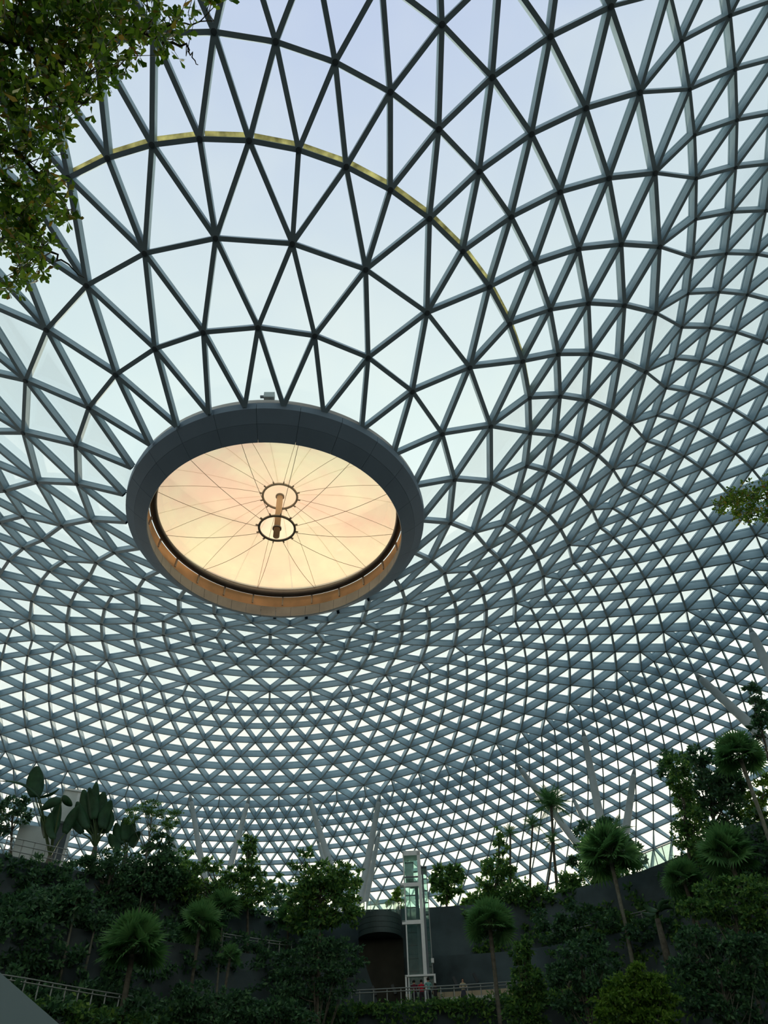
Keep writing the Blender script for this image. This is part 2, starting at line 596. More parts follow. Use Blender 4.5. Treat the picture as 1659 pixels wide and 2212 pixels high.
# soffit made of 24 bays, outer slope and inner lip
NB = 24
mb = MB(); oc_ring(mb, [(9.62, 36.64), (8.30, 35.45), (8.36, 35.45), (9.64, 36.75)])
mb.build('leak_backing', M['rim'], rim)  # unseen ring added behind the panels, stops light leaking through their joints
for q in range(NB):
    g = 0.0012
    a0, a1 = 2 * PI * q / NB + g, 2 * PI * (q + 1) / NB - g
    mb = MB(); oc_ring(mb, [(9.66, 36.60), (9.04, 35.95), (9.10, 35.90), (9.74, 36.50), (9.80, 36.95), (9.66, 36.95)], 6, a0, a1)
    mb.build('soffit_panel', M['rim'], rim, smooth=False)
    mb = MB(); oc_ring(mb, [(9.06, 35.97), (8.18, 35.34), (8.22, 35.26), (9.09, 35.88)], 6, a0, a1)
    mb.build('lip_panel', M['rim'], rim)
for q in range(48):
    a0, a1 = 2 * PI * q / 48 + 0.0014, 2 * PI * (q + 1) / 48 - 0.0014
    mb = MB(); oc_ring(mb, [(8.26, 35.38), (8.32, 35.38), (8.40, 36.3), (8.34, 36.3)], 3, a0, a1)
    mb.build('fascia_panel', M['fascia'], rim)
mb = MB(); oc_ring(mb, [(9.55, 36.9), (9.72, 36.9), (9.72, 37.35), (9.55, 37.35)])
mb.build('upstand', M['hub'], rim)
mb = MB(); oc_ring(mb, [(8.42, 36.25), (8.48, 36.25), (8.50, 37.3), (8.44, 37.3)])
mb.build('skirt_band', M['skirt'], rim)
for q in range(24):
    a = 2 * PI * (q + 0.3) / 24
    mb = MB(); mb.bar((OC[0] + 8.40 * math.sin(a), OC[1] - 8.40 * math.cos(a), OC[2] + 36.5), (OC[0] + 8.30 * math.sin(a), OC[1] - 8.30 * math.cos(a), OC[2] + 37.3), 0.10, 0.12)
    mb.build('strut', M['hub'], rim)
cl = MB()
cl.ring((OC[0], OC[1], OC[2]), [(8.16 + 0.24 * math.cos(2 * PI * k / 10), 37.38 + 0.24 * math.sin(2 * PI * k / 10)) for k in range(10)], 120)
cl.build('ring_tube', M['tube'], rim, smooth=True)
cl = MB()
cl.ring((OC[0], OC[1], OC[2]), [(8.28, 37.45), (8.45, 37.45), (8.56, 38.2), (8.40, 38.0)], 120)
cl.build('clamp_ring', M['tube'], rim)

roof = thing('oculus_membrane', 'cream translucent membrane roof with radial cables over the oculus', 'membrane', OC + np.array([0, 0, 38.0]))
def dome(r0, z0, r1, z1, sag, n=96, m=10):
    prof = []
    for k in range(m + 1):
        t = k / m
        prof.append((r0 + (r1 - r0) * t, z0 + (z1 - z0) * t + sag * math.sin(PI * t)))
    return prof
NS = 12
Z_RIM, Z_UP, Z_LO, R_HUB = 37.95, 39.35, 36.3, 1.18
up_prof = lambda t: (8.45 + (R_HUB - 8.45) * t, Z_RIM + 0.1 + (Z_UP - Z_RIM) * t + 0.35 * math.sin(PI * t))
lo_prof = lambda t: (8.35 + (R_HUB - 8.35) * t, Z_RIM - 0.1 + (Z_LO - Z_RIM) * t - 0.35 * math.sin(PI * t))
for q in range(NS):
    a0, a1 = 2 * PI * q / NS, 2 * PI * (q + 1) / NS
    mb = MB(); oc = (OC[0], OC[1], OC[2])
    pr = [up_prof(k / 10) for k in range(11)]
    mb.ring(oc, pr + [(r_, z + 0.03) for r_, z in pr[::-1]], 8, a0 + 0.001, a1 - 0.001)
    mb.build('membrane_gore', M['membrane'], roof, smooth=False)
    pr = [lo_prof(k / 10) for k in range(11)]
    mb = MB(); mb.ring(oc, pr, 8, a0, a1, closed=False)
    mb.build('film_gore', M['film'], roof, smooth=True)
for f_, off, rad in ((up_prof, -0.04, 0.014), (lo_prof, -0.03, 0.016)):
    for q in range(NS):
        a = 2 * PI * (q + 0.5) / NS + 0.05
        pts = []
        for k in range(9):
            r_, z = f_(k / 8)
            pts.append((OC[0] + r_ * math.sin(a), OC[1] - r_ * math.cos(a), OC[2] + z + off))
        mb = MB(); mb.tube(pts, rad, 5)
        mb.build('cable', M['cable'], roof)
# central disc of the upper membrane, hubs and mast
mb = MB(); mb.ring((OC[0], OC[1], OC[2]), [(R_HUB + 0.02, Z_UP + 0.1), (0.2, Z_UP + 0.12), (0.2, Z_UP + 0.15), (R_HUB + 0.02, Z_UP + 0.13)], 48)
mb.build('centre_disc', M['membrane'], roof)
for z, nm in ((Z_UP, 'upper_hub'), (Z_LO, 'lower_hub')):
    hb = MB()
    hb.ring((OC[0], OC[1], OC[2]), [(R_HUB + 0.08 * math.cos(2 * PI * k / 8), z + 0.09 * math.sin(2 * PI * k / 8)) for k in range(8)], 48)
    h_o = hb.build(nm, M['hub'], roof, smooth=True)
    cb = MB(); cb.ring((OC[0], OC[1], OC[2]), [(0.30, z - 0.05), (0.22, z - 0.05), (0.22, z + 0.05), (0.30, z + 0.05)], 24)
    cb.build('collar', M['hub'], h_o)
    for q in range(NS):
        a = 2 * PI * (q + 0.5) / NS + 0.05
        lb = MB(); lb.bar((OC[0] + 1.2 * math.sin(a), OC[1] - 1.2 * math.cos(a), OC[2] + z), (OC[0] + 1.42 * math.sin(a), OC[1] - 1.42 * math.cos(a), OC[2] + z), 0.08, 0.08)
        lb.build('lug', M['hub'], h_o)
mb = MB(); mb.tube([(OC[0], OC[1], OC[2] + Z_UP), (OC[0], OC[1], OC[2] + Z_LO - 0.75)], 0.21, 16)
mb.build('mast', M['mast'], roof, smooth=True)

# floodlight box standing on the near edge of the rim
M['box'] = material('pale_box', (0.34, 0.40, 0.40), 0.5)
fl = thing('floodlight', 'small pale floodlight box sitting on the rim of the oculus', 'light', OC + np.array([0.6, -9.8, 37.35]))
bx = OC + np.array([0.65, -9.62, 37.75])
mb = MB(); mb.box(bx, 0.62, 0.35, 0.46, 0.05); mb.build('housing', M['box'], fl)
mb = MB(); mb.box(bx + np.array([-0.42, 0, 0.02]), 0.24, 0.14, 0.12, 0.05); mb.build('nozzle', M['steel_dark'], fl)
mb = MB(); mb.bar(bx + np.array([0.1, 0, -0.2]), bx + np.array([0.1, 0, -0.45]), 0.06, 0.06); mb.build('bracket', M['steel_dark'], fl)
# ------------------------------------------------------------------ columns carrying the roof edge
def nearest_node(px, py, lo=13, hi=24):
    m = (node_ring >= lo) & (node_ring <= hi) & (fz > 20)
    d = np.where(m, (xs - px) ** 2 + (ys - py) ** 2, 1e12)
    return int(np.argmin(d))
COLS = [((410, 1712), (447, 1930), .34, 'pale tubular roof column leaning left beside the paddle-leaf palms'),
        ((537, 1716), (488, 1905), .34, 'pale tubular roof column above the slim bushy tree at left centre'),
        ((665, 1710), (716, 1875), .36, 'pale roof column rising behind the tallest central tree'),
        ((822, 1712), (776, 1960), .38, 'thick grey roof column rising behind the round balcony'),
        ((815, 1786), (790, 1950), .30, 'slim white column standing behind the thick grey column'),
        ((682, 1808), (703, 1872), .26, 'slim white column half hidden behind the central column'),
        ((358, 1795), (418, 1925), .30, 'white leaning column behind the fine-leaved tree at left'),
        ((1117, 1650), (1243, 1818), .36, 'pale column slanting down right behind the crowned palm'),
        ((1262, 1583), (1301, 1790), .40, 'dark upright column behind the right fan palm clump'),
        ((1371, 1660), (1348, 1822), .40, 'white column leaning right of the fan palm clump'),
        ((1238, 1725), (1268, 1785), .30, 'short white column seen between the two dark right columns'),
        ((1501, 1455), (1655, 1598), .46, 'thick pale column slanting towards the right edge'),
        ((1622, 1352), (1672, 1470), .46, 'thick column cut by the right edge of the picture')]
M['column_cap'] = material('column_joint', (0.34, 0.38, 0.39), 0.45)
for (tx, ty), (bx_, by_), rad, lab in COLS:
    ni = nearest_node(tx, ty)
    # aim at the joint that shows where the column ends
    top = nodes[ni] - nn[ni] * 0.1
    d0 = math.hypot(top[0], top[1])
    low = at(bx_, by_, d0 - 5.0)
    dirv = (low - top) / (low - top)[2]
    base = top + dirv * (22.6 - top[2])
    th = thing('roof_column', lab, 'column', base, 'tubular columns under the roof edge')
    a = top + (base - top) * 0.06
    b = top + (base - top) * 0.97
    pts = [top + (base - top) * t for t in (0.055, 0.075, 0.35, 0.7, 0.95)]
    mb = MB(); mb.tube(pts, [rad * .72, rad * .8, rad, rad, rad * .85], 14); mb.build('shaft', M['column'], th, smooth=True)
    mb = MB(); mb.tube([top, top + (base - top) * 0.02, top + (base - top) * 0.056], [.12, .18, rad * .72], 10); mb.build('top_joint', M['column_cap'], th, smooth=True)
    mb = MB(); mb.tube([top + (base - top) * 0.949, base], [rad * .85, rad * .5], 12); mb.build('base_joint', M['column_cap'], th, smooth=True)

# ------------------------------------------------------------------ terraces
AZ = [-60, -40, -23, -14, -8, -3, 0, 8, 16, 24, 40, 60]
BEN = {
    'a': ([44, 44, 48, 52, 58.5, 60.3, 60.5, 60.5, 56, 52, 46, 42], [11, 11, 11.0, 11.2, 12.8, 13.9, 14.0, 14.0, 13.2, 12.4, 12, 12]),
    'b': ([50, 50, 54, 58, 62.5, 65.0, 65.6, 65.6, 61.5, 56.5, 50, 46], [16, 16, 16.5, 17, 17.6, 18.0, 18.3, 18.3, 17.8, 17.6, 17.5, 17.5]),
    'c': ([56, 56, 60, 64, 66.5, 66.8, 66.9, 66.9, 64, 59.5, 54, 50], [22, 22, 22, 22, 21.4, 22.2, 22.2, 22.2, 22.2, 22.5, 23, 23]),
}
def bench(k, az):
    return np.interp(az, AZ, BEN[k][0]), np.interp(az, AZ, BEN[k][1]) + EYE[2]
def ground_z(x, y):
    d = math.hypot(x, y)
    az = math.degrees(math.atan2(x, y))
    z = 0.0
    for k in 'abc':
        dd, zz = bench(k, az)
        if d >= dd - 0.01:
            z = zz
    return z
def pol(az, d, z):
    a = R(az)
    return (d * math.sin(a), d * math.cos(a), z)

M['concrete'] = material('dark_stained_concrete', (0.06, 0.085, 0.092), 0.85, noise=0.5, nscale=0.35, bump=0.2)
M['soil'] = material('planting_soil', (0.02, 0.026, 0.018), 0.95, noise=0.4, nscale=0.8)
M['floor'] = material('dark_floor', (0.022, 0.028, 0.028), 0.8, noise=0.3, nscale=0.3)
NAZ = 100
azs = np.linspace(-60, 60, NAZ + 1)
def strip(lowfun, hifun, name, mat, label):
    mb = MB()
    for i in range(NAZ):
        mb.add([lowfun(azs[i]), lowfun(azs[i + 1]), hifun(azs[i + 1]), hifun(azs[i])], [(0, 1, 2, 3)])
    o = mb.build(name, mat)
    return tag(o, label, kind='structure')
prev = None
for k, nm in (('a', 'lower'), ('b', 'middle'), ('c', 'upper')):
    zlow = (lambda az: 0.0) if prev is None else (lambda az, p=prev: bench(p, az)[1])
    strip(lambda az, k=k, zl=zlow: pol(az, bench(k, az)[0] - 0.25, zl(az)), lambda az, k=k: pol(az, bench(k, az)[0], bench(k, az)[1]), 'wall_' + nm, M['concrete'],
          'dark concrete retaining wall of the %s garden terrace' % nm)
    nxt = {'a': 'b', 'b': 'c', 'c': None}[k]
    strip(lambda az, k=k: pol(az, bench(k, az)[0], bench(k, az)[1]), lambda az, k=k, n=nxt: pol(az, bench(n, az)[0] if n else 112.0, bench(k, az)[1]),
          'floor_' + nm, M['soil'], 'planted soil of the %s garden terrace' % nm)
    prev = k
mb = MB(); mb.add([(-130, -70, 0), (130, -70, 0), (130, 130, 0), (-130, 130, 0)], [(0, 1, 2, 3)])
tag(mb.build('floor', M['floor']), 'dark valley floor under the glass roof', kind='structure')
# rear and side banks that close the valley behind and beside the viewer
mb = MB()
nb = 60
ring_a = [60 + 240 * i / nb for i in range(nb + 1)]
for i in range(nb):
    a0, a1 = ring_a[i], ring_a[i + 1]
    def rr_(a):
        return float(np.interp(a, [60, 100, 180, 260, 300], [42, 34, 14, 34, 42]))
    lo0, lo1 = pol(a0, rr_(a0), 0), pol(a1, rr_(a1), 0)
    hi0, hi1 = pol(a0, rr_(a0) + 4, 22), pol(a1, rr_(a1) + 4, 22)
    f0, f1 = pol(a0, 112, 24), pol(a1, 112, 24)
    mb.add([lo0, lo1, hi1, hi0, f1, f0], [(0, 1, 2, 3), (3, 2, 4, 5)])
tag(mb.build('wall_rear', M['soil']), 'planted bank behind the viewer', kind='structure')

# ------------------------------------------------------------------ leaves
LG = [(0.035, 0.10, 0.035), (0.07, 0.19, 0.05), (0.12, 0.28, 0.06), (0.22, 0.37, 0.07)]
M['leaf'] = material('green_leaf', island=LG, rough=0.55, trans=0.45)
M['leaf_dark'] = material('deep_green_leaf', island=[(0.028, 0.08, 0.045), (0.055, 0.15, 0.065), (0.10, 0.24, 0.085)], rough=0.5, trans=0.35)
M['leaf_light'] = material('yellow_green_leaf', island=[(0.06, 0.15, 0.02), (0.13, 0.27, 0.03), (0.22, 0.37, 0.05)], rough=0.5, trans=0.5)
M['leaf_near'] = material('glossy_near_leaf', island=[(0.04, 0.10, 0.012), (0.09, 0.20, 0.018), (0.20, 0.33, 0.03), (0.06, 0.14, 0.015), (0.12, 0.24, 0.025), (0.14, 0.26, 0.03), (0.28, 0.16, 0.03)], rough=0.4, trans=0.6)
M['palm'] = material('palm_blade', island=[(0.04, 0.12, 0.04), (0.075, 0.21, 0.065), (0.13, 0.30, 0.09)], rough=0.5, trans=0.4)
M['paddle'] = material('paddle_leaf', (0.035, 0.10, 0.042), 0.4, noise=0.35, nscale=1.5, trans=0.35)
M['bark'] = material('grey_bark', (0.09, 0.085, 0.065), 0.9, noise=0.4, nscale=4, bump=0.3)
M['bark_pale'] = material('pale_bark', (0.15, 0.155, 0.12), 0.9, noise=0.3, nscale=4, bump=0.3)
M['petiole'] = material('petiole_green', (0.05, 0.09, 0.03), 0.6)

def leaf_cards(P, Dv, Nv, length, width, fold=0.18):
    """pointed-oval folded leaves: 6-gon with raised sides; P base, Dv direction, Nv normal"""
    n = len(P)
    Dv = Dv / np.linalg.norm(Dv, axis=1)[:, None]
    Sv = np.cross(Dv, Nv)
    Sv /= np.maximum(np.linalg.norm(Sv, axis=1), 1e-6)[:, None]
    Nv = np.cross(Sv, Dv)
    ln = np.broadcast_to(np.asarray(length, float).reshape(-1, 1), (n, 1))
    wd = np.broadcast_to(np.asarray(width, float).reshape(-1, 1), (n, 1))
    def at_(t, s, h):
        return P + Dv * ln * t + Sv * wd * s + Nv * wd * h
    V = np.stack([at_(0, 0, 0), at_(.45, .5, fold), at_(1, 0, 0), at_(.45, -.5, fold)], 1)
    return V
def rand_dirs(n, up=0.0):
    v = rng.normal(size=(n, 3))
    v[:, 2] += up
    return v / np.linalg.norm(v, axis=1)[:, None]
def blob_leaves(blobs, n, length, up=-0.15, airy=1.0):
    """leaves gathered in small sprays inside each ellipsoid, so crowns stay ragged and let light through"""
    vol = np.array([b[3] * b[4] * b[5] for b in blobs]) ** 0.75
    cnt = np.maximum(10, (n * vol / vol.sum()).astype(int))
    out_ = []
    for b, c in zip(blobs, cnt):
        ax = np.array(b[3:6])
        ns = max(5, int(c / 26))
        u = rand_dirs(ns)
        cc = u * (rng.uniform(0.15, 1.0, ns) ** 0.5)[:, None]
        rad = rng.uniform(0.16, 0.38, ns)
        k = rng.integers(0, ns, c)
        loc = cc[k] + rand_dirs(c) * (rad[k] * rng.uniform(0.2, 1.0, c) ** 0.6)[:, None] * np.array([1, 1, .7])
        P = np.array(b[:3]) + loc * ax
        nl = np.linalg.norm(loc, axis=1)[:, None] + 1e-6
        Dv = loc / nl * 0.6 + rand_dirs(c, up) * 0.9
        out_.append(leaf_cards(P, Dv, rand_dirs(c, 0.8), length * rng.uniform(0.7, 1.3, c), length * rng.uniform(0.4, 0.65, c)))
    return np.concatenate(out_)

def tree(name, label, px, d, py_base, blobs, leaf=0.34, n=900, mat='leaf', bark='bark', trunk=0.16, cat='tree', group='trees on the terraces', lean=0.0, branches=True):
    """blobs: (px, py, rx_px, ry_px, depth offset) ellipsoids of foliage seen at distance d"""
    c0 = at(px, py_base, d)
    gz = ground_z(c0[0], c0[1])
    base = np.array([c0[0], c0[1], gz])
    th = thing(name, label, cat, base, group)
    bl = []
    for bp in blobs:
        bx_, by_, rx, ry = bp[:4]
        do = bp[4] if len(bp) > 4 else 0.0
        c = at(bx_, by_, d + do)
        e = at(bx_ + rx, by_, d + do)
        f_ = at(bx_, by_ - ry, d + do)
        wx = np.linalg.norm(e - c) * 1.1
        wz = abs(f_[2] - c[2]) * 1.1
        bl.append((c[0], c[1], c[2], wx, min(wx, wz) * 0.9 + 0.1, wz))
    top = np.array(max(bl, key=lambda b: b[2])[:3])
    mid = np.mean([b[:3] for b in bl], 0)
    p1 = base + (mid - base) * 0.5
    p1[0] += lean
    mb = MB()
    mb.tube([base - [0, 0, 0.15], base + (p1 - base) * 0.5, p1, mid, mid + (top - mid) * 0.7], [trunk * 1.15, trunk, trunk * .85, trunk * .6, trunk * .2], 8)
    mb.build('trunk', M[bark], th, smooth=True)
    if branches:
        mb = MB()
        for b in bl:
            c = np.array(b[:3])
            for q in range(3):
                t = rng.uniform(0.35, 0.95)
                s_ = p1 + (mid - p1) * t
                e = c + rand_dirs(1)[0] * np.array(b[3:6]) * 0.6
                m_ = (s_ + e) / 2 + np.array([0, 0, -0.1])
                mb.tube([s_, m_, e], [trunk * .4, trunk * .25, trunk * .08], 5)
        mb.build('branches', M[bark], th, smooth=True)
    V = blob_leaves(bl, int(n * 1.35), leaf)
    o = quads_obj('foliage', V, M[mat], th)
    o['kind'] = 'stuff'
    return th

# shared palm frond meshes
def fan_frond_mesh(nb=22, r_=1.0, arc=250, seed=0):
    rg = random.Random(seed)
    vs, fs = [], []
    for i in range(nb):
        a = R(-arc / 2 + arc * i / (nb - 1)) + rg.uniform(-.04, .04)
        ln = r_ * (0.80 + 0.2 * math.cos(a * 0.55)) * rg.uniform(.9, 1.06)
        w = r_ * 0.075
        d = Vector((math.cos(a), math.sin(a), 0))
        s_ = Vector((-math.sin(a), math.cos(a), 0))
        droop = rg.uniform(.0, .22)
        k = len(vs)
        p0 = d * 0.03
        p1 = d * ln * 0.55 + Vector((0, 0, 0.07 * r_))
        p2 = d * ln + Vector((0, 0, -droop * ln * .6))
        vs += [p0, p1 + s_ * w, p1 - s_ * w, p2, p1 + Vector((0, 0, -0.035 * r_))]
        fs += [(k, k + 1, k + 4), (k, k + 4, k + 2), (k + 1, k + 3, k + 4), (k + 4, k + 3, k + 2)]
    me = bpy.data.meshes.new('fan_frond')
    me.from_pydata([tuple(v) for v in vs], [], fs)
    me.materials.append(M['palm'])
    return me
def feather_frond_mesh(nb=26, seed=0):
    rg = random.Random(seed)
    vs, fs = [], []
    prev_ = None
    for i in range(nb):
        t = i / (nb - 1)
        c = Vector((t, 0, 0.28 * t - 0.62 * t * t))
        ln = 0.34 * math.sin(PI * min(1, 0.12 + t * 0.92)) + 0.05
        for sgn in (-1, 1):
            d = Vector((0.55, sgn * 0.8, -0.35 + rg.uniform(-.15, .15))).normalized()
            w = Vector((0.018, 0, 0))
            k = len(vs)
            vs += [c - w, c + w, c + d * ln]
            fs.append((k, k + 1, k + 2))
        k = len(vs)
        vs += [c + Vector((0, .008, 0)), c - Vector((0, .008, 0)), c + Vector((0, 0, .012))]
        if prev_ is not None:
            for q in range(3):
                fs.append((prev_ + q, prev_ + (q + 1) % 3, k + (q + 1) % 3, k + q))
        prev_ = k
    me = bpy.data.meshes.new('feather_frond')
    me.from_pydata([tuple(v) for v in vs], [], fs)
    me.materials.append(M['palm'])
    return me
FAN = [fan_frond_mesh(seed=i) for i in range(3)]
FEA = [feather_frond_mesh(seed=i) for i in range(3)]

def palm(name, label, px, py, d, r_px, py_base, kind='fan', nf=22, trunk=0.15, bark='bark', base_px=None, bx_d=None, group='fan palms on the terraces', up=0.35):
    """crown centre at (px, py), crown radius r_px, trunk foot below (base_px, py_base)"""
    c = at(px, py, d)
    e = at(px + r_px, py, d)
    rad = np.linalg.norm(e - c)
    f_ = at(base_px if base_px is not None else px, py_base, d)
    base = np.array([f_[0], f_[1], ground_z(f_[0], f_[1])])
    if base_px is None:
        base[:2] = c[:2]
        base[2] = ground_z(c[0], c[1])
    th = thing(name, label, 'palm', base, group)
    mb = MB()
    m_ = base + (c - base) * 0.5 + np.array([rng.uniform(-.15, .15), 0, 0])
    mb.tube([base - [0, 0, .15], base + (m_ - base) * .5, m_, c - np.array([0, 0, rad * .12])], [trunk * 1.2, trunk, trunk * .9, trunk * .95], 8)
    mb.build('trunk', M[bark], th, smooth=True)
    pet = MB()
    for i in range(nf):
        a = 2 * PI * i * 0.381966 + rng.uniform(-.2, .2)
        el = R(-22 + 108 * ((i + 0.5) / nf)) + rng.uniform(-.1, .1)
        dirv = Vector((math.cos(a) * math.cos(el), math.sin(a) * math.cos(el), math.sin(el)))
        if kind == 'fan':
            pl = rad * 0.46
            tip = Vector(c) + dirv * pl
            pet.tube([Vector(c) - Vector((0, 0, rad * .12)), Vector(c) + dirv * pl * .5 + Vector((0, 0, .03)), tip], [.03, .022, .015], 4)
            me, sc = random.choice(FAN), rad * 0.60
        else:
            tip = Vector(c) - Vector((0, 0, rad * .05))
            me, sc = random.choice(FEA), rad
        o = bpy.data.objects.new('frond', me)
        COL.objects.link(o)
        o.parent = th
        z = Vector((0, 0, 1))
        s_ = z.cross(dirv)
        s_ = s_.normalized() if s_.length > 1e-3 else Vector((1, 0, 0))
        n_ = dirv.cross(s_)
        if kind == 'fan':   # blade hangs a little below the stalk
            d2 = (dirv - n_ * 0.12).normalized()
            n_ = d2.cross(s_)
            dirv2 = d2
        else:
            dirv2 = dirv
        mat = Matrix((dirv2, s_, n_)).transposed().to_4x4()
        roll = Matrix.Rotation(rng.uniform(-1.0, 1.0) if kind == 'fan' else 0.0, 4, 'X')
        o.matrix_local = Matrix.Translation(tip - Vector(base)) @ mat @ roll @ Matrix.Diagonal((sc, sc, sc, 1))
    if kind == 'fan':
        pet.build('leaf_stalks', M['petiole'], th)
    return th

# paddle-leaved plants (banana-like): each big leaf a part
def paddle_leaf(th, base, tip, width, bend=0.0, twist=0.0):
    base, tip = Vector(base), Vector(tip)
    ax = tip - base
    ln = ax.length
    t = ax.normalized()
    view = (Vector((base[0], base[1], base[2])) - Vector(EYE)).normalized()
    s_ = t.cross(view)
    s_ = s_.normalized()
    s_ = Matrix.Rotation(twist, 3, t) @ s_
    n_ = s_.cross(t)
    vs, fs = [], []
    K = 9
    for i in range(K + 1):
        u = i / K
        w = width * 0.5 * (math.sin(PI * min(1.0, 0.10 + u * 0.88)) ** 0.6)
        c = base + ax * u + n_ * (bend * math.sin(PI * u)) - Vector((0, 0, 1)) * (abs(bend) * u * u)
        vs += [c - s_ * w + n_ * w * .35, c - s_ * w * .5 + n_ * w * .2, c, c + s_ * w * .5 + n_ * w * .2, c + s_ * w + n_ * w * .35]
    for i in range(K):
        for q in range(4):
            a = i * 5 + q
            fs.append((a, a + 1, a + 6, a + 5))
    o = mesh_obj('leaf', vs, fs, M['paddle'], th, smooth=True)
    md = o.modifiers.new('thickness', 'SOLIDIFY')
    md.thickness = 0.02
    return o
# ------------------------------------------------------------------ planting, left to right
def paddle_plant(label, px, d, py_base, leaves, cat='plant'):
    c0 = at(px, py_base, d)
    base = np.array([c0[0], c0[1], ground_z(c0[0], c0[1])])
    th = thing('paddle_leaf_palm', label, cat, base, 'paddle-leaf palms')
    root = at(px, py_base, d)
    mb = MB()
    mb.tube([base - [0, 0, .1], (base + root) / 2, root], [.28, .22, .16], 8)
    mb.build('trunk', M['bark'], th, smooth=True)
    st = MB()
    for (x0, y0, x1, y1, wpx, bend, tw) in leaves:
        dd = d + rng.uniform(-0.8, 0.8)
        a, b = at(x0, y0, dd), at(x1, y1, dd)
        e = at(x0 + wpx, y0, dd)
        paddle_leaf(th, a, b, np.linalg.norm(e - at(x0, y0, dd)), bend, tw)
        st.tube([root, (np.array(root) + a) / 2 + np.array([0, 0, .2]), a], [.09, .06, .045], 5)
    st.build('leaf_stalks', M['petiole'], th)
    return th
paddle_plant('tall paddle-leaf palm rising in front of the white building', 108, 62, 1850,
             [(76, 1722, 81, 1652, 40, .1, 0.2), (112, 1806, 130, 1724, 26, .2, .1), (100, 1808, 92, 1754, 30, .25, -.5), (132, 1728, 92, 1740, 22, -.3, .3),
              (134, 1722, 158, 1732, 18, -.3, .2), (140, 1800, 172, 1734, 24, .2, .2), (86, 1725, 4, 1676, 10, -.4, 1.0), (116, 1812, 112, 1750, 26, .2, .5), (82, 1724, 130, 1696, 10, -.3, .9)])
paddle_plant('dense clump of paddle leaves right of the white building', 206, 63.5, 1830,
             [(196, 1780, 182, 1700, 30, .2, .2), (202, 1770, 194, 1696, 26, .2, -.3), (206, 1760, 210, 1684, 22, .2, .3), (212, 1770, 226, 1705, 30, .2, .1),
              (222, 1790, 242, 1722, 30, .25, .3), (190, 1790, 168, 1726, 26, .2, .4), (200, 1790, 214, 1715, 28, .2, .2), (178, 1800, 152, 1748, 20, .3, .2), (226, 1800, 236, 1738, 28, .2, -.4), (205, 1800, 186, 1740, 34, .2, 0), (214, 1800, 222, 1745, 34, .2, 0)])
paddle_plant('smaller paddle-leaf clump beside the leaning white column', 272, 63, 1845,
             [(262, 1825, 252, 1772, 24, .2, .2), (268, 1815, 270, 1760, 24, .2, -.2), (276, 1820, 290, 1768, 24, .2, .1), (284, 1830, 304, 1790, 22, .2, .3), (258, 1835, 238, 1795, 22, .2, .3)])

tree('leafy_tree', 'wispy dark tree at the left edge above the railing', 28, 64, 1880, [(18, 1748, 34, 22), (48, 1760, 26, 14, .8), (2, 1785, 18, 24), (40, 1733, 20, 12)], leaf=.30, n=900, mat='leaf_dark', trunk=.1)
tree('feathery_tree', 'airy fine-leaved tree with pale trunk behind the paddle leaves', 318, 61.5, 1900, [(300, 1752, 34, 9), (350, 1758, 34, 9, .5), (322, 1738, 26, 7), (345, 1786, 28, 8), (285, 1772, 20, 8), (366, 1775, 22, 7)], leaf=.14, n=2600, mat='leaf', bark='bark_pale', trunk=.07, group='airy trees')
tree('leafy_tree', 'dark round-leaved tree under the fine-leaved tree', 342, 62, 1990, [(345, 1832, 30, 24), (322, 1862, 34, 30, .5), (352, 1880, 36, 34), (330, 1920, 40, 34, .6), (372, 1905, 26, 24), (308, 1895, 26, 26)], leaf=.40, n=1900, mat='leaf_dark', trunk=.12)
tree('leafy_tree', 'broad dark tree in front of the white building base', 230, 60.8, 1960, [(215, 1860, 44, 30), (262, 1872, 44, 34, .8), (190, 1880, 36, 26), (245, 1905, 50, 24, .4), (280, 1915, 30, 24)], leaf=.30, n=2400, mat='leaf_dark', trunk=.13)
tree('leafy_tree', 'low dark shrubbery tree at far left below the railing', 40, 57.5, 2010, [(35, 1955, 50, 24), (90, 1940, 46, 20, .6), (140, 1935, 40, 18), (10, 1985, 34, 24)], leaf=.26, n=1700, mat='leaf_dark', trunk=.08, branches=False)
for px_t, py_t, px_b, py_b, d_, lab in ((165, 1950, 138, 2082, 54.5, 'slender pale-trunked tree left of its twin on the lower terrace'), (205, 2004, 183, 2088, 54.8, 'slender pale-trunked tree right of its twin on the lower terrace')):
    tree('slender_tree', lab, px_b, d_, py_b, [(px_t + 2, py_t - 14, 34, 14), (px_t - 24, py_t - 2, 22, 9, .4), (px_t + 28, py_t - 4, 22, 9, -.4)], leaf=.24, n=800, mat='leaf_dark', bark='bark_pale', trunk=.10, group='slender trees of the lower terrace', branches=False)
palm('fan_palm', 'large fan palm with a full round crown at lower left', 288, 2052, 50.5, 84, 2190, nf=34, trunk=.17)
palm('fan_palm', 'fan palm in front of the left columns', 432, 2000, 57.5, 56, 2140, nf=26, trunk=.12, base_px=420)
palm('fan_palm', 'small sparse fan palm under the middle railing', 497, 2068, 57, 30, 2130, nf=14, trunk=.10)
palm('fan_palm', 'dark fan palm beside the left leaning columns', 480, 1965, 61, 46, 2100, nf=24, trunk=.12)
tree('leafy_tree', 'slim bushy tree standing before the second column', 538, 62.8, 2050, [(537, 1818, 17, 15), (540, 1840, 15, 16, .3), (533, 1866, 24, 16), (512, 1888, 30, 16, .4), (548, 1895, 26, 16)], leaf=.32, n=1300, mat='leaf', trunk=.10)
tree('leafy_tree', 'spreading tree with layered crown at left centre', 470, 62.3, 2060, [(412, 1880, 36, 14), (455, 1868, 30, 14, .6), (500, 1905, 48, 20, .4), (440, 1912, 46, 18), (560, 1915, 34, 18), (400, 1930, 32, 16, .4), (520, 1945, 50, 18), (466, 1945, 36, 18, .5)], leaf=.30, n=3200, mat='leaf', trunk=.13)
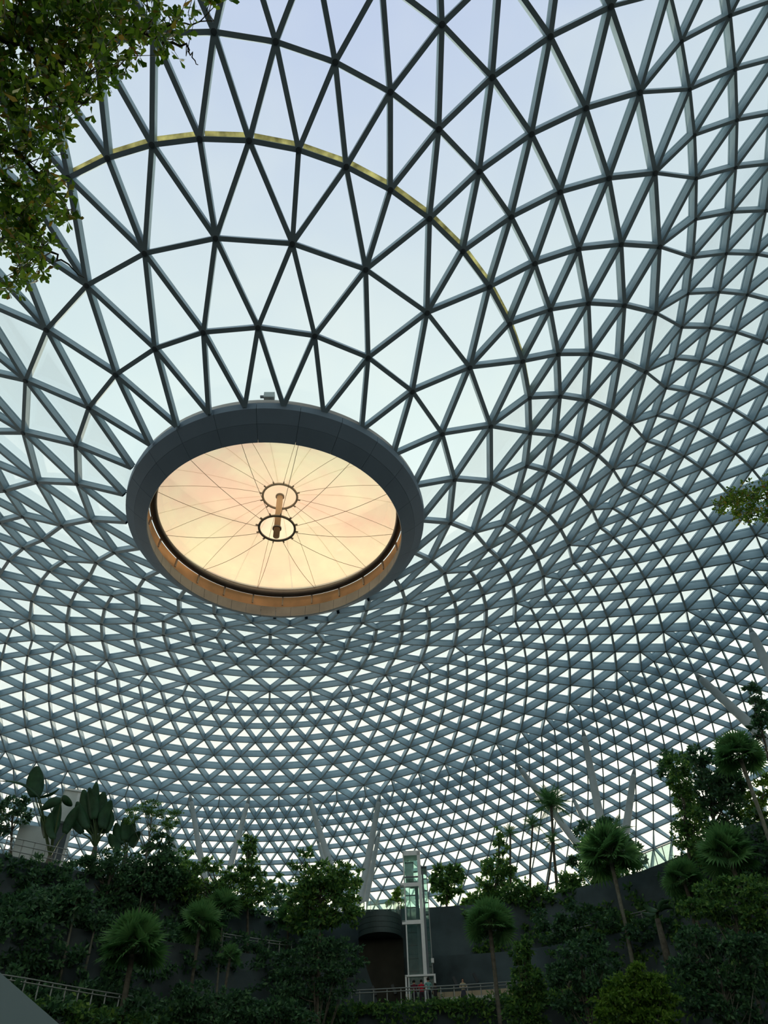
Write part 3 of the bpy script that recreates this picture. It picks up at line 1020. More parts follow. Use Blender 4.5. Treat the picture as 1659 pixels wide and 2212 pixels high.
tree('slender_tree', 'thin straight tree in front of the middle railing', 476, 58.5, 2095, [(482, 1990, 20, 9), (470, 2000, 18, 8, .3), (490, 1978, 16, 8)], leaf=.22, n=420, mat='leaf_dark', bark='bark_pale', trunk=.08, group='slender trees of the lower terrace', branches=False)
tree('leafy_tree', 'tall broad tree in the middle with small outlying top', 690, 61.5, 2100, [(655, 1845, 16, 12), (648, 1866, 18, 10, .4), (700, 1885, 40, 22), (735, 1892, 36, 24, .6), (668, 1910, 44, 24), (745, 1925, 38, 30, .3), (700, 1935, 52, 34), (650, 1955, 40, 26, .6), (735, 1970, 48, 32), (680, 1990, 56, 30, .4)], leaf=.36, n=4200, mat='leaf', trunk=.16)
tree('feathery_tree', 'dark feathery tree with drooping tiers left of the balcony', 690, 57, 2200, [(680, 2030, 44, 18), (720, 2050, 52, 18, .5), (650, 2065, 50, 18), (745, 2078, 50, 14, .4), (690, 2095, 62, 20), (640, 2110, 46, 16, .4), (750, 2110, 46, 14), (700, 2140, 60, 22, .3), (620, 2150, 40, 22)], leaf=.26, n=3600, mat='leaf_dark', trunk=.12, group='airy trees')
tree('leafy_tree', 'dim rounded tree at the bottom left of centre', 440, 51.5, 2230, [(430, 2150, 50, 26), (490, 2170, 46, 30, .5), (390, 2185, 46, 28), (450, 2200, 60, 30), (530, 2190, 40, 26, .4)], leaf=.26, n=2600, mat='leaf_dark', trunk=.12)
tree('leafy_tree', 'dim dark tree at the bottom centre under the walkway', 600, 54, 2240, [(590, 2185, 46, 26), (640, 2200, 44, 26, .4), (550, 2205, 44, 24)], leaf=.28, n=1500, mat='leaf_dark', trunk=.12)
palm('fan_palm', 'spiky fan palm left of the round balcony', 622, 1985, 64, 36, 2060, nf=20, trunk=.10)
# around the lift
tree('leafy_tree', 'small tree behind the balcony balustrade', 855, 72, 2000, [(858, 1930, 16, 18), (846, 1945, 14, 12, .4), (866, 1950, 12, 14)], leaf=.30, n=420, mat='leaf_light', trunk=.08)
tree('leafy_tree', 'round-crowned tree right of the glass lift', 966, 70, 2010, [(962, 1895, 26, 20), (985, 1888, 20, 18, .4), (948, 1908, 18, 16), (975, 1915, 28, 18), (960, 1938, 18, 12)], leaf=.40, n=1300, mat='leaf', trunk=.10)
tree('leafy_bush', 'sunlit bush at the foot of the round-crowned tree', 960, 68.6, 2022, [(952, 1985, 16, 22), (985, 1970, 18, 14, .4), (1010, 1965, 18, 16), (975, 2000, 20, 16)], leaf=.34, n=800, mat='leaf_light', trunk=.08, cat='bush', group='bushes on the upper terrace')
palm('fan_palm', 'fan palm with dark crown right of the lift', 1058, 2002, 58.5, 62, 2215, nf=30, trunk=.15)
tree('leafy_tree', 'vine-covered narrow tree left of the multi-stem palms', 1072, 67.8, 2010, [(1078, 1800, 10, 14), (1082, 1830, 13, 20), (1072, 1868, 26, 22, .4), (1062, 1900, 28, 24), (1095, 1890, 22, 26, .4), (1050, 1935, 26, 20), (1090, 1940, 28, 24)], leaf=.34, n=2000, mat='leaf', trunk=.10)
palm('feather_palm', 'tall palm with a dense dark tuft over the slanted column', 1190, 1738, 68.3, 46, 1960, kind='feather', nf=34, trunk=.12, base_px=1208, group='tall palms at right')
palm('feather_palm', 'narrow tufted palm below the slanted column', 1102, 1800, 68, 22, 1990, kind='feather', nf=18, trunk=.09, base_px=1110, group='tall palms at right')
palm('feather_palm', 'middle tufted palm of the multi-stem group', 1150, 1782, 68.6, 26, 1990, kind='feather', nf=22, trunk=.09, base_px=1150, group='tall palms at right')
palm('feather_palm', 'drooping palm head right of the multi-stem group', 1192, 1818, 68.2, 26, 1990, kind='feather', nf=16, trunk=.09, base_px=1182, group='tall palms at right')
tree('leafy_bush', 'thick bush filling the terrace edge under the palms', 1180, 66.2, 1990, [(1120, 1930, 30, 26), (1165, 1945, 34, 22, .4), (1215, 1940, 34, 24), (1150, 1915, 26, 20), (1240, 1925, 26, 20, .3), (1040, 1965, 34, 22)], leaf=.34, n=2200, mat='leaf', trunk=.08, cat='bush', group='bushes on the upper terrace', branches=False)
tree('leafy_tree', 'round bushy tree behind the right fan palm', 1290, 66.5, 1990, [(1262, 1800, 22, 20), (1305, 1790, 26, 20, .4), (1282, 1830, 34, 24), (1355, 1835, 26, 26), (1378, 1865, 20, 24, .4), (1258, 1860, 24, 22)], leaf=.36, n=2000, mat='leaf_dark', trunk=.12)
palm('fan_palm', 'big fan palm with tall bare trunk at right', 1318, 1852, 60.5, 78, 2072, nf=36, trunk=.15, bark='bark_pale', base_px=1362)
palm('feather_palm', 'spray of thin fronds above the right fan palm', 1330, 1800, 66.5, 44, 1950, kind='feather', nf=14, trunk=.08, group='tall palms at right')
tree('conical_tree', 'narrow conical tree standing below the walkway at right', 1128, 53.5, 2200, [(1130, 2032, 14, 16), (1128, 2060, 24, 20), (1138, 2092, 30, 22, .4), (1142, 2125, 36, 24), (1132, 2160, 42, 26, .3), (1140, 2195, 46, 26)], leaf=.26, n=3200, mat='leaf', trunk=.10)
tree('bright_tree', 'bright yellow-green tree in the bottom right foreground', 1368, 46, 2260, [(1380, 2098, 28, 14), (1345, 2125, 40, 18, .3), (1410, 2122, 40, 18), (1320, 2155, 40, 20, .3), (1380, 2160, 60, 24), (1430, 2165, 34, 20, .4), (1340, 2195, 60, 26), (1420, 2205, 50, 26)], leaf=.22, n=5200, mat='leaf_light', trunk=.10)
tree('vine_tree', 'tall tree wrapped in bright vines at right', 1460, 58.5, 1960, [(1462, 1650, 24, 24), (1470, 1690, 24, 26), (1478, 1730, 30, 26, .3), (1490, 1770, 34, 26), (1482, 1810, 30, 26, .3), (1505, 1840, 34, 26)], leaf=.28, n=3200, mat='leaf', trunk=.13)
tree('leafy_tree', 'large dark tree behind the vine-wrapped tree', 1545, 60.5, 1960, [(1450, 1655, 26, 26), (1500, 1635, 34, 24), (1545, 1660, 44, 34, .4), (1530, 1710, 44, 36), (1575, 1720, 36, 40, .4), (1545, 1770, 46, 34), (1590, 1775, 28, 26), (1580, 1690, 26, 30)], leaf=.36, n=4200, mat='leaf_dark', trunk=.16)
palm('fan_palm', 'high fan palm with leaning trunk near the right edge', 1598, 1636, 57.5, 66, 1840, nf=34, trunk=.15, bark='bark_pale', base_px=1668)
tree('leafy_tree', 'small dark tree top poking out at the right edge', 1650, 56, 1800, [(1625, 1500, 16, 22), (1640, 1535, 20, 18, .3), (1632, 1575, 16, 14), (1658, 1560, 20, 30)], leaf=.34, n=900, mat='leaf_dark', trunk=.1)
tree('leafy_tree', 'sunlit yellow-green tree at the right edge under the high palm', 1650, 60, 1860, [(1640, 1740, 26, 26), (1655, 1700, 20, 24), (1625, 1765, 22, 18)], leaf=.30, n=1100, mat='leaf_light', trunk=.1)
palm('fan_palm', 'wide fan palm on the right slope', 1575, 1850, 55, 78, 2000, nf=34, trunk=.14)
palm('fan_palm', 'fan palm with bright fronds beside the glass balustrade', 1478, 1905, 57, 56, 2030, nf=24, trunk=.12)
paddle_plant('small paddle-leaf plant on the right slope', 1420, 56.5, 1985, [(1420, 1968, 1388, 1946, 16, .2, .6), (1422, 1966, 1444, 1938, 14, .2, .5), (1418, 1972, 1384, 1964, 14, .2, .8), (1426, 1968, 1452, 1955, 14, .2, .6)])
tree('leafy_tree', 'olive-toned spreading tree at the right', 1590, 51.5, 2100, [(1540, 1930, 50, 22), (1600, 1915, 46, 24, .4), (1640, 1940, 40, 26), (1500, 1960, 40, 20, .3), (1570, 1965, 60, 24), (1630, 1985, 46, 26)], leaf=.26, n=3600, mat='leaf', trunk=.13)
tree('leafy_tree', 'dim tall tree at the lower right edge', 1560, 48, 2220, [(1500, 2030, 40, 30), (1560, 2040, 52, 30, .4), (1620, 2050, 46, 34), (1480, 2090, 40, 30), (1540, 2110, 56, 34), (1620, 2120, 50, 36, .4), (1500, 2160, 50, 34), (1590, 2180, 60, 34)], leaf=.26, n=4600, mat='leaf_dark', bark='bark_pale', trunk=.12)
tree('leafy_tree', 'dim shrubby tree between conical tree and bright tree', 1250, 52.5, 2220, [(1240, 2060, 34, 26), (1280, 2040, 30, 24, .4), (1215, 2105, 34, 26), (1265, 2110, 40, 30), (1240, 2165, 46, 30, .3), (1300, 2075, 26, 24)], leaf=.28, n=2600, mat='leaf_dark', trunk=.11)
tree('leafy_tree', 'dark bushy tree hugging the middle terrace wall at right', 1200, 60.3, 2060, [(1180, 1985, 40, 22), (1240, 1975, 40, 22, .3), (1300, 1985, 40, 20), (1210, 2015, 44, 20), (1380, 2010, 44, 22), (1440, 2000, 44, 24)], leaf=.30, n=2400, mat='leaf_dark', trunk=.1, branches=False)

tree('leafy_tree', 'small tree with see-through crown between the central columns', 602, 69.5, 2020, [(600, 1905, 22, 14), (590, 1935, 26, 18), (618, 1945, 22, 18, .4), (604, 1968, 28, 16)], leaf=.30, n=900, mat='leaf', trunk=.08)
tree('leafy_tree', 'see-through tree beside the leftmost upright column', 395, 68, 2000, [(398, 1845, 18, 14), (385, 1870, 24, 16), (410, 1885, 24, 16, .4), (392, 1915, 28, 18)], leaf=.30, n=1000, mat='leaf', trunk=.08)
tree('leafy_tree', 'low see-through tree left of the vine-covered tree', 1020, 71, 2020, [(1020, 1950, 20, 14), (1008, 1975, 24, 16), (1036, 1975, 24, 18, .4)], leaf=.30, n=800, mat='leaf_light', trunk=.08)
# ground cover and hanging plants: nobody could count these
def cover(name, label, k, az0, az1, n, spread, hang, leaf=.26, mat='leaf_dark', back=2.0):
    az = rng.uniform(az0, az1, n)
    d = np.interp(az, AZ, BEN[k][0])
    z = np.interp(az, AZ, BEN[k][1]) + EYE[2]
    h = rng.beta(1.2, 2.4, n)
    side = rng.random(n) < hang
    dz = np.where(side, -rng.beta(1, 2.2, n) * 3.2 * (0.55 + 0.45 * np.sin(az * 1.9) * np.sin(az * 0.83)), h * spread * (0.6 + 0.5 * np.sin(az * 2.3) * np.cos(az * 1.1)))
    dd = np.where(side, d - 0.35 - rng.uniform(0, .25, n), d + rng.uniform(-.4, back, n))
    a = np.radians(az)
    P = np.stack([dd * np.sin(a), dd * np.cos(a), z + dz], 1)
    V = leaf_cards(P, rand_dirs(n, -.2), rand_dirs(n, .6), leaf * rng.uniform(.7, 1.4, n), leaf * rng.uniform(.4, .7, n))
    o = quads_obj(name, V, M[mat])
    tag(o, label, 'plants', kind='stuff')
cover('hedge', 'leafy trailing hedge along the edge of the lower terrace', 'a', -30, 30, 14000, 0.75, .55, leaf=.32, mat='leaf')
def thicket(name, label, k, az0, az1, nc, size, n, back, lift=0.0, leaf=.34, mat='leaf_dark', wall=0.6):
    """undergrowth: many overlapping clumps on a terrace and creepers over its wall"""
    bl = []
    for i in range(nc):
        az = rng.uniform(az0, az1)
        d, z = bench(k, az)
        s_ = size * rng.uniform(.5, 1.25)
        if rng.random() < wall:
            c = pol(az, d - .45, z - rng.uniform(.2, 4.6))
            bl.append((*c, s_ * 1.1, .35, s_ * .8))
        else:
            c = pol(az, d + rng.uniform(.2, back), z + s_ * rng.uniform(.2, .8) + lift)
            bl.append((*c, s_, s_ * .8, s_ * .8))
    V = blob_leaves(bl, n, leaf)
    tag(quads_obj(name, V, M[mat]), label, 'plants', kind='stuff')
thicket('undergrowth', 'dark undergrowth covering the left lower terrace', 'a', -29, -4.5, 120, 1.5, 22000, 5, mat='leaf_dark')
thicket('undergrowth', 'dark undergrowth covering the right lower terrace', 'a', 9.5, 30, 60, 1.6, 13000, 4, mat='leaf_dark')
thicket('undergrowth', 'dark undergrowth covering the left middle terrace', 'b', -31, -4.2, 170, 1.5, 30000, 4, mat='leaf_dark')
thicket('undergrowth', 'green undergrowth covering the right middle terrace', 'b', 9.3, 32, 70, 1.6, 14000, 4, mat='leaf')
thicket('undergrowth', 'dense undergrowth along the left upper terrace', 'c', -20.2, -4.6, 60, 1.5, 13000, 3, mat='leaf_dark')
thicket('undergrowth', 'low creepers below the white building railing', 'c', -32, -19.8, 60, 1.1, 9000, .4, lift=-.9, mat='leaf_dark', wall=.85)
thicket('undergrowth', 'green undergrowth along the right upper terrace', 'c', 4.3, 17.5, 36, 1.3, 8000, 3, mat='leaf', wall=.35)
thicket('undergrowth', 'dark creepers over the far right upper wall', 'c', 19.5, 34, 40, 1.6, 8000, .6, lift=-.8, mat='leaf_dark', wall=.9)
# ------------------------------------------------------------------ walkway, lift, balcony, building
M['white'] = material('white_paint', (0.74, 0.78, 0.78), 0.45, noise=0.05)
M['rail'] = material('pale_rail_metal', (0.26, 0.29, 0.28), 0.4, 0.2)
M['dark_metal'] = material('dark_metal', (0.05, 0.06, 0.065), 0.4)
M['mid_metal'] = material('slate_metal', (0.13, 0.16, 0.18), 0.45)
M['lift_glass'] = glass_material('lift_glass', (0.84, 0.95, 0.93), 0.8, dirt=0.34, dirt_col=(0.6, 0.85, 0.8), scale=1.5)
M['bal_glass'] = glass_material('balustrade_glass', (0.80, 0.92, 0.88), 0.8, dirt=0.18, dirt_col=(0.75, 0.9, 0.8), scale=2.0)
M['clad'] = material('dark_green_cladding', (0.055, 0.085, 0.085), 0.5, noise=0.25, nscale=0.7)
M['beige'] = material('beige_stone', (0.42, 0.36, 0.24), 0.7, noise=0.15, nscale=1.0)
M['plaster'] = material('pale_plaster', (0.58, 0.63, 0.61), 0.7, noise=0.18, nscale=0.5)
M['panel'] = material('grey_wall_panel', (0.17, 0.18, 0.20), 0.8, noise=0.35, nscale=0.6)
M['kerb'] = material('pale_kerb', (0.46, 0.48, 0.44), 0.6, noise=0.1)

def railing(name, label, k, pxs, py, inset=0.35, h=1.1, rails=(1.1, 0.92), group='terrace railings'):
    azl = [az_of(x, py) for x in pxs]
    p0 = bench(k, azl[0])
    base = Vector(pol(azl[0], p0[0] + inset, p0[1]))
    th = thing(name, label, 'railing', base, group)
    tops = []
    for az in azl:
        d, z = bench(k, az)
        p = np.array(pol(az, d + inset, z))
        mb = MB(); mb.bar(p - [0, 0, .05], p + [0, 0, h], 0.06, 0.05, up=(0, 1, 0)); mb.build('post', M['rail'], th)
        tops.append(p)
    for hh in rails:
        mb = MB(); mb.tube([t + np.array([0, -.05, hh]) for t in tops], .035, 6); mb.build('rail', M['rail'], th, smooth=True)
    return th
railing('railing', 'pale metal railing of the walkway where people stand', 'a', [760, 777, 807, 836, 866, 894, 924, 952, 981, 1010, 1039, 1068, 1096, 1125], 2140)
railing('railing', 'thin railing of the lower left walkway', 'a', [-8, 24, 56, 87, 117, 147, 176, 206, 235, 265, 294], 2115)
railing('railing', 'short railing on the middle terrace left of the central tree', 'b', [480, 507, 532, 557, 581, 604, 630], 2040)
railing('railing', 'thin railing in front of the white building', 'c', [-10, 3, 28, 55, 82, 108, 132], 1895, h=1.3, rails=(1.3, .9, .45))
railing('railing', 'dim railing on the right middle terrace', 'b', [1205, 1230, 1255, 1380, 1410, 1440], 2075)
# glass balustrade at the right
az_l = [az_of(x, 1880) for x in (1388, 1404, 1424, 1444, 1466)]
d0, z0 = bench('c', az_l[0])
th = thing('glass_balustrade', 'clear glass balustrade at the end of the right terrace', 'balustrade', pol(az_l[0], d0 + .3, z0))
for i in range(4):
    a, b = np.array(pol(az_l[i], bench('c', az_l[i])[0] + .3, bench('c', az_l[i])[1])), np.array(pol(az_l[i + 1], bench('c', az_l[i + 1])[0] + .3, bench('c', az_l[i + 1])[1]))
    mb = MB(); mb.bar(a + (b - a) * .01 + [0, 0, .6], b - (b - a) * .01 + [0, 0, .6], .03, 1.15); mb.build('pane', M['bal_glass'], th)
    mb = MB(); mb.bar(a, a + [0, 0, 1.25], .05, .05, up=(0, 1, 0)); mb.build('post', M['rail'], th)
a, b = np.array(pol(az_l[0], bench('c', az_l[0])[0] + .3, bench('c', az_l[0])[1])), np.array(pol(az_l[-1], bench('c', az_l[-1])[0] + .3, bench('c', az_l[-1])[1]))
mb = MB(); mb.bar(a + [0, 0, 1.22], b + [0, 0, 1.22], .06, .05); mb.build('handrail', M['rail'], th)

# walkway back wall: beige stone slabs, slanted wall lamps, pale kerb
th = thing('stone_dado', 'beige stone slabs lining the wall behind the walkway', 'cladding', pol(0, 65.2, bench('a', 0)[1]))
zf = bench('a', 0)[1]
slab_az = np.linspace(-3.4, 11, 25)
for i in range(24):
    a0, a1 = slab_az[i] + .012, slab_az[i + 1] - .012
    d = 65.25
    p, q = np.array(pol(a0, d, zf + 0.9)), np.array(pol(a1, d, zf + 0.9))
    mb = MB(); mb.bar(p, q, .12, 1.8); mb.build('slab', M['beige'], th)
for i, (px_, py_) in enumerate(((808, 2141), (851, 2138), (983, 2121), (1027, 2113))):
    c = at(px_, py_, 65.05)
    where = ('leftmost of the four, left of the balcony shaft', 'left of the glass lift', 'right of the glass lift', 'rightmost of the four, near the dark fan palm')[i]
    t2 = thing('wall_lamp', 'slanted black wall lamp ' + where, 'lamp', c, 'wall lamps behind the walkway')
    mb = MB(); mb.bar(c + [-.12, -.1, .3], c + [.12, -.1, -.3], .2, .14, up=(0, 1, 0)); mb.build('housing', M['dark_metal'], t2)
    mb = MB(); mb.bar(c + [0, -.04, 0], c + [0, .14, 0], .08, .08); mb.build('bracket', M['dark_metal'], t2)
p, q = np.array(pol(az_of(952, 2140), 63.0, zf)), np.array(pol(az_of(1085, 2120), 63.0, zf))
mb = MB(); mb.bar(p + [0, 0, .45], q + [0, 0, .45], .35, .9)
tag(mb.build('planter_kerb', M['kerb']), 'pale low kerb behind the walkway railing right of the lift', 'kerb')

# round balcony
bc = at(820, 1990, 65.1)
zt, zb = at(820, 1966, 63.4)[2], at(820, 2013, 63.4)[2]
br = 1.66
th = thing('round_balcony', 'round dark green balcony with glass balustrade beside the lift', 'balcony', (bc[0], bc[1], zb))
hb = (zt - zb) / 4
for i in range(4):
    mb = MB(); mb.ring((bc[0], bc[1], zb + i * hb), [(br, .012), (br, hb - .012), (br - .1, hb - .012), (br - .1, .012)], 48)
    mb.build('cladding_band', M['clad'], th)
mb = MB(); mb.ring((bc[0], bc[1], zb), [(br - .1, .06), (.05, .06), (.05, .2), (br - .1, .2)], 40); mb.build('soffit', M['clad'], th)
mb = MB(); mb.ring((bc[0], bc[1], zt), [(br - .1, -.2), (.05, -.2), (.05, -.1), (br - .1, -.1)], 40); mb.build('deck', M['clad'], th)
for i in range(16):
    a0, a1 = 2 * PI * i / 16, 2 * PI * (i + 1) / 16
    mb = MB(); mb.ring((bc[0], bc[1], zt), [(br - .02, .02), (br - .02, .80), (br - .04, .80), (br - .04, .02)], 3, a0 + .02, a1 - .02); mb.build('pane', M['bal_glass'], th)
    mb = MB(); mb.bar((bc[0] + (br - .03) * math.sin(a0), bc[1] - (br - .03) * math.cos(a0), zt - .1), (bc[0] + (br - .03) * math.sin(a0), bc[1] - (br - .03) * math.cos(a0), zt + .82), .035, .035); mb.build('post', M['rail'], th)
# wall below the balcony: shade of the recess painted as a near-black sheet
sh0, sh1 = az_of(775, 2060), az_of(872, 2060)
mb = MB()
for i in range(10):
    a0, a1 = sh0 + (sh1 - sh0) * i / 10, sh0 + (sh1 - sh0) * (i + 1) / 10
    mb.add([pol(a0, 65.1, zf), pol(a1, 65.1, zf), pol(a1, 65.1, zb + .05), pol(a0, 65.1, zb + .05)], [(0, 1, 2, 3)])
tag(mb.build('wall_shaft', material('recess_shade_wall', (0.03, 0.03, 0.022), .8, noise=.3, nscale=.8)), 'wall below the round balcony with the shade of its recess painted near-black', kind='structure')

# glass lift tower
ld = 62.6
L0 = at(908, 2150, ld)
uv = Vector((L0[1], -L0[0], 0)).normalized()
rx = np.array(uv)
fy = np.array([L0[0], L0[1], 0]) / math.hypot(L0[0], L0[1])
lz = bench('a', az_of(908, 2150))[1]
def lp(px_, py_, off=0.0):
    """point in the lift's front plane"""
    r_ = ray(px_, py_)
    o_ = L0 + fy * off - EYE
    t_ = (o_ @ fy) / (r_ @ fy)
    return EYE + r_ * t_
def lx(px_, py_=2000):
    return (lp(px_, py_) - L0) @ rx
xl, xm0, xm1, xr = lx(882, 2130), lx(909, 2000), lx(916.5, 2000), lx(938, 2130)
ztop, zr = lp(884, 1840)[2], lp(910, 1872)[2]
z1, z2, z3 = lp(890, 1911)[2], lp(895, 1992)[2], lp(890, 1894)[2]
lift = thing('glass_lift', 'glass lift tower with white mast beside the round balcony', 'lift', (L0[0], L0[1], lz))
def lb(name, x0, x1, za, zb_, y0, y1, mat, par=None):
    mb = MB()
    c = L0 + rx * (x0 + x1) / 2 + fy * (y0 + y1) / 2
    mb.box((c[0], c[1], za), abs(x1 - x0), abs(y1 - y0), zb_ - za, math.atan2(rx[1], rx[0]), base=True)
    return mb.build(name, mat, par or lift)
lb('mast', xm0, xm1, lz, ztop, 0, .34, M['white'])
lb('post', xl, xl + .09, lz, ztop, 0, .12, M['white'])
lb('post', xl, xl + .09, lz, ztop, 1.7, 1.82, M['white'])
lb('post', xr - .05, xr, lz, zr, .3, .36, M['rail'])
lb('top_beam', xl, xm1, ztop - .28, ztop, 0, .3, M['white'])
lb('roof', xl, xm1, ztop, ztop + .08, 0, 1.8, M['white'])
lb('roof', xm1, xr, zr, zr + .08, .1, 1.6, M['mid_metal'])
lb('cross_beam', xl - .25, xm0, z1 - .14, z1 + .14, -.05, .2, M['white'])
lb('cross_beam', xl - .25, xm0, z2 - .14, z2 + .14, -.05, .2, M['white'])
lb('cross_beam', xl, xm0, z3 - .05, z3 + .05, 0, .1, M['mid_metal'])
lb('door_frame', xl - .2, xl - .08, lz, lz + 2.3, -.1, .1, M['white'])
lb('door_frame', xr + .02, xr + .14, lz, lz + 2.2, -.1, .1, M['white'])
lb('lintel', xl - .2, xr + .14, lz + 2.2, lz + 2.32, -.1, .1, M['white'])
lb('slate_guide', xm0 - .30, xm0 - .04, lz, z1, .3, .55, M['mid_metal'])
lb('slate_guide', xm1 + .02, xm1 + .16, lz, zr - .3, .1, .5, M['mid_metal'])
lb('guide_rail', xl + .38, xl + .43, lz, ztop - .4, .6, .7, M['dark_metal'])
lb('guide_rail', xm1 + .42, xm1 + .46, lz, zr - .2, .6, .7, M['dark_metal'])
nz = 6
for i in range(nz):
    za, zb_ = lz + (ztop - lz) * i / nz, lz + (ztop - lz) * (i + 1) / nz
    lb('pane', xl + .09, xm0, za + .02, zb_ - .02, .02, .04, M['lift_glass'])
    lb('pane', xl + .01, xl + .03, za + .02, zb_ - .02, .12, 1.7, M['lift_glass'])
    lb('pane', xl + .09, xm0, za + .02, zb_ - .02, 1.74, 1.76, M['lift_glass'])
for i in range(5):
    za, zb_ = lz + (zr - lz) * i / 5, lz + (zr - lz) * (i + 1) / 5
    lb('pane', xm1, xr - .05, za + .02, zb_ - .02, .3, .32, M['lift_glass'])
    lb('pane', xm1, xr - .05, za + .02, zb_ - .02, 1.55, 1.57, M['lift_glass'])
for i in range(4):
    za = z2 + (z1 - z2) * i / 4
    lb('pane', xl - .25, xl, za + .02, za + (z1 - z2) / 4 - .02, -.05, -.03, M['lift_glass'])
for i in range(11):
    zc = lz + .9 + i * (ztop - lz - 1.4) / 11
    lb('tie_bar', xl + .1, xm0 - .04, zc, zc + .07, .55, .62, M['dark_metal'])
    if zc < zr - .4:
        lb('tie_bar', xm1 + .1, xr - .02, zc + .3, zc + .37, .55, .62, M['dark_metal'])
car = lb('lift_car', xl + .15, xm0 - .34, z3 + .05, z3 + 1.2, .5, 1.5, M['white'])
lb('car_roof', xl + .12, xm0 - .3, z3 + 1.2, z3 + 1.3, .45, 1.55, M['mid_metal'], car)
lb('motor', xl + .45, xm0 - .08, z3 - .55, z3 - .2, .4, .9, M['dark_metal'])
lb('counterweight', xm1 + .35, xr + .1, lp(930, 2078)[2], lp(930, 2068)[2], .2, .5, M['white'])

# pale building at the left
bd = 65.5
B0 = at(80, 1905, bd)
bfy = np.array([B0[0], B0[1], 0]) / math.hypot(B0[0], B0[1])
brx = np.array([bfy[1], -bfy[0], 0])
bz = bench('c', az_of(80, 1905))[1]
def bxp(px_, py_):
    r_ = ray(px_, py_)
    t_ = ((B0 - EYE) @ bfy) / (r_ @ bfy)
    return EYE + r_ * t_
def bb(name, x0, x1, za, zb_, y0, y1, mat, par):
    mb = MB()
    c = B0 + brx * (x0 + x1) / 2 + bfy * (y0 + y1) / 2
    mb.box((c[0], c[1], za), abs(x1 - x0), abs(y1 - y0), zb_ - za, math.atan2(brx[1], brx[0]), base=True)
    return mb.build(name, mat, par)
bxv = lambda px_, py_: (bxp(px_, py_) - B0) @ brx
bld = thing('pale_building', 'pale plaster building with a dark recess behind the paddle palms', 'building', (B0[0], B0[1], bz))
X0, X1, X2 = bxv(6, 1905), bxv(88, 1905), bxv(126, 1905)
ZA, ZB = bxp(60, 1782)[2], bxp(150, 1708)[2]
zr0, zr1 = bxp(100, 1876)[2], bxp(120, 1800)[2]
bb('left_wall', X0, X1, bz, ZA, 0, 4, M['plaster'], bld)
bb('right_pier', bxv(119, 1905), X2, bz, ZB, 0, 3.5, M['white'], bld)
bb('base_wall', X1, bxv(119, 1905), bz, zr0, 0, 3.5, M['plaster'], bld)
bb('recess_wall', X1, bxv(119, 1905), zr0, zr1 + 1.0, .5, 3.4, M['mid_metal'], bld)
bb('upper_wall', X1, bxv(119, 1905), zr1 + 1.0, ZB, 0, 3.5, M['plaster'], bld)
bb('roof_slab', X1 - .1, X2 + .1, ZB, ZB + .15, -.1, 3.6, M['white'], bld)

# formwork panels on the wall below the lower left walkway
wall_a = bpy.data.objects['wall_lower']
for r_i in range(3):
    for c_i in range(10):
        a0 = -21.5 + c_i * 0.95
        d, z = bench('a', a0 + .45)
        z1_ = z - 1.1 - r_i * 1.15
        p, q = np.array(pol(a0 + .03, d - .33, z1_)), np.array(pol(a0 + .92, bench('a', a0 + .92)[0] - .33, z1_))
        mb = MB(); mb.bar(p, q, .10, 1.08); o = mb.build('panel', M['panel'], wall_a)

# slanted balustrade panel in the near bottom left corner
t1, t2 = at(-120, 1996, 3.2), at(300, 2362, 3.0)
ndir = np.cross(t2 - t1, [0, 0, 1]); ndir /= np.linalg.norm(ndir)
if ndir[1] < 0:
    ndir = -ndir
M['near_panel'] = material('smooth_grey_green_panel', (0.55, 0.64, 0.60), 0.5, noise=0.06, nscale=2)
vs = [t1, t2, np.array([t2[0], t2[1], 0]), np.array([t1[0], t1[1], 0])]
vs = vs + [v + ndir * .14 for v in vs]
o = mesh_obj('balustrade_panel', vs, [(0, 1, 2, 3), (7, 6, 5, 4), (0, 4, 5, 1), (1, 5, 6, 2), (2, 6, 7, 3), (3, 7, 4, 0)], M['near_panel'])
tag(o, 'smooth grey slanted panel in the near bottom left corner', 'panel')

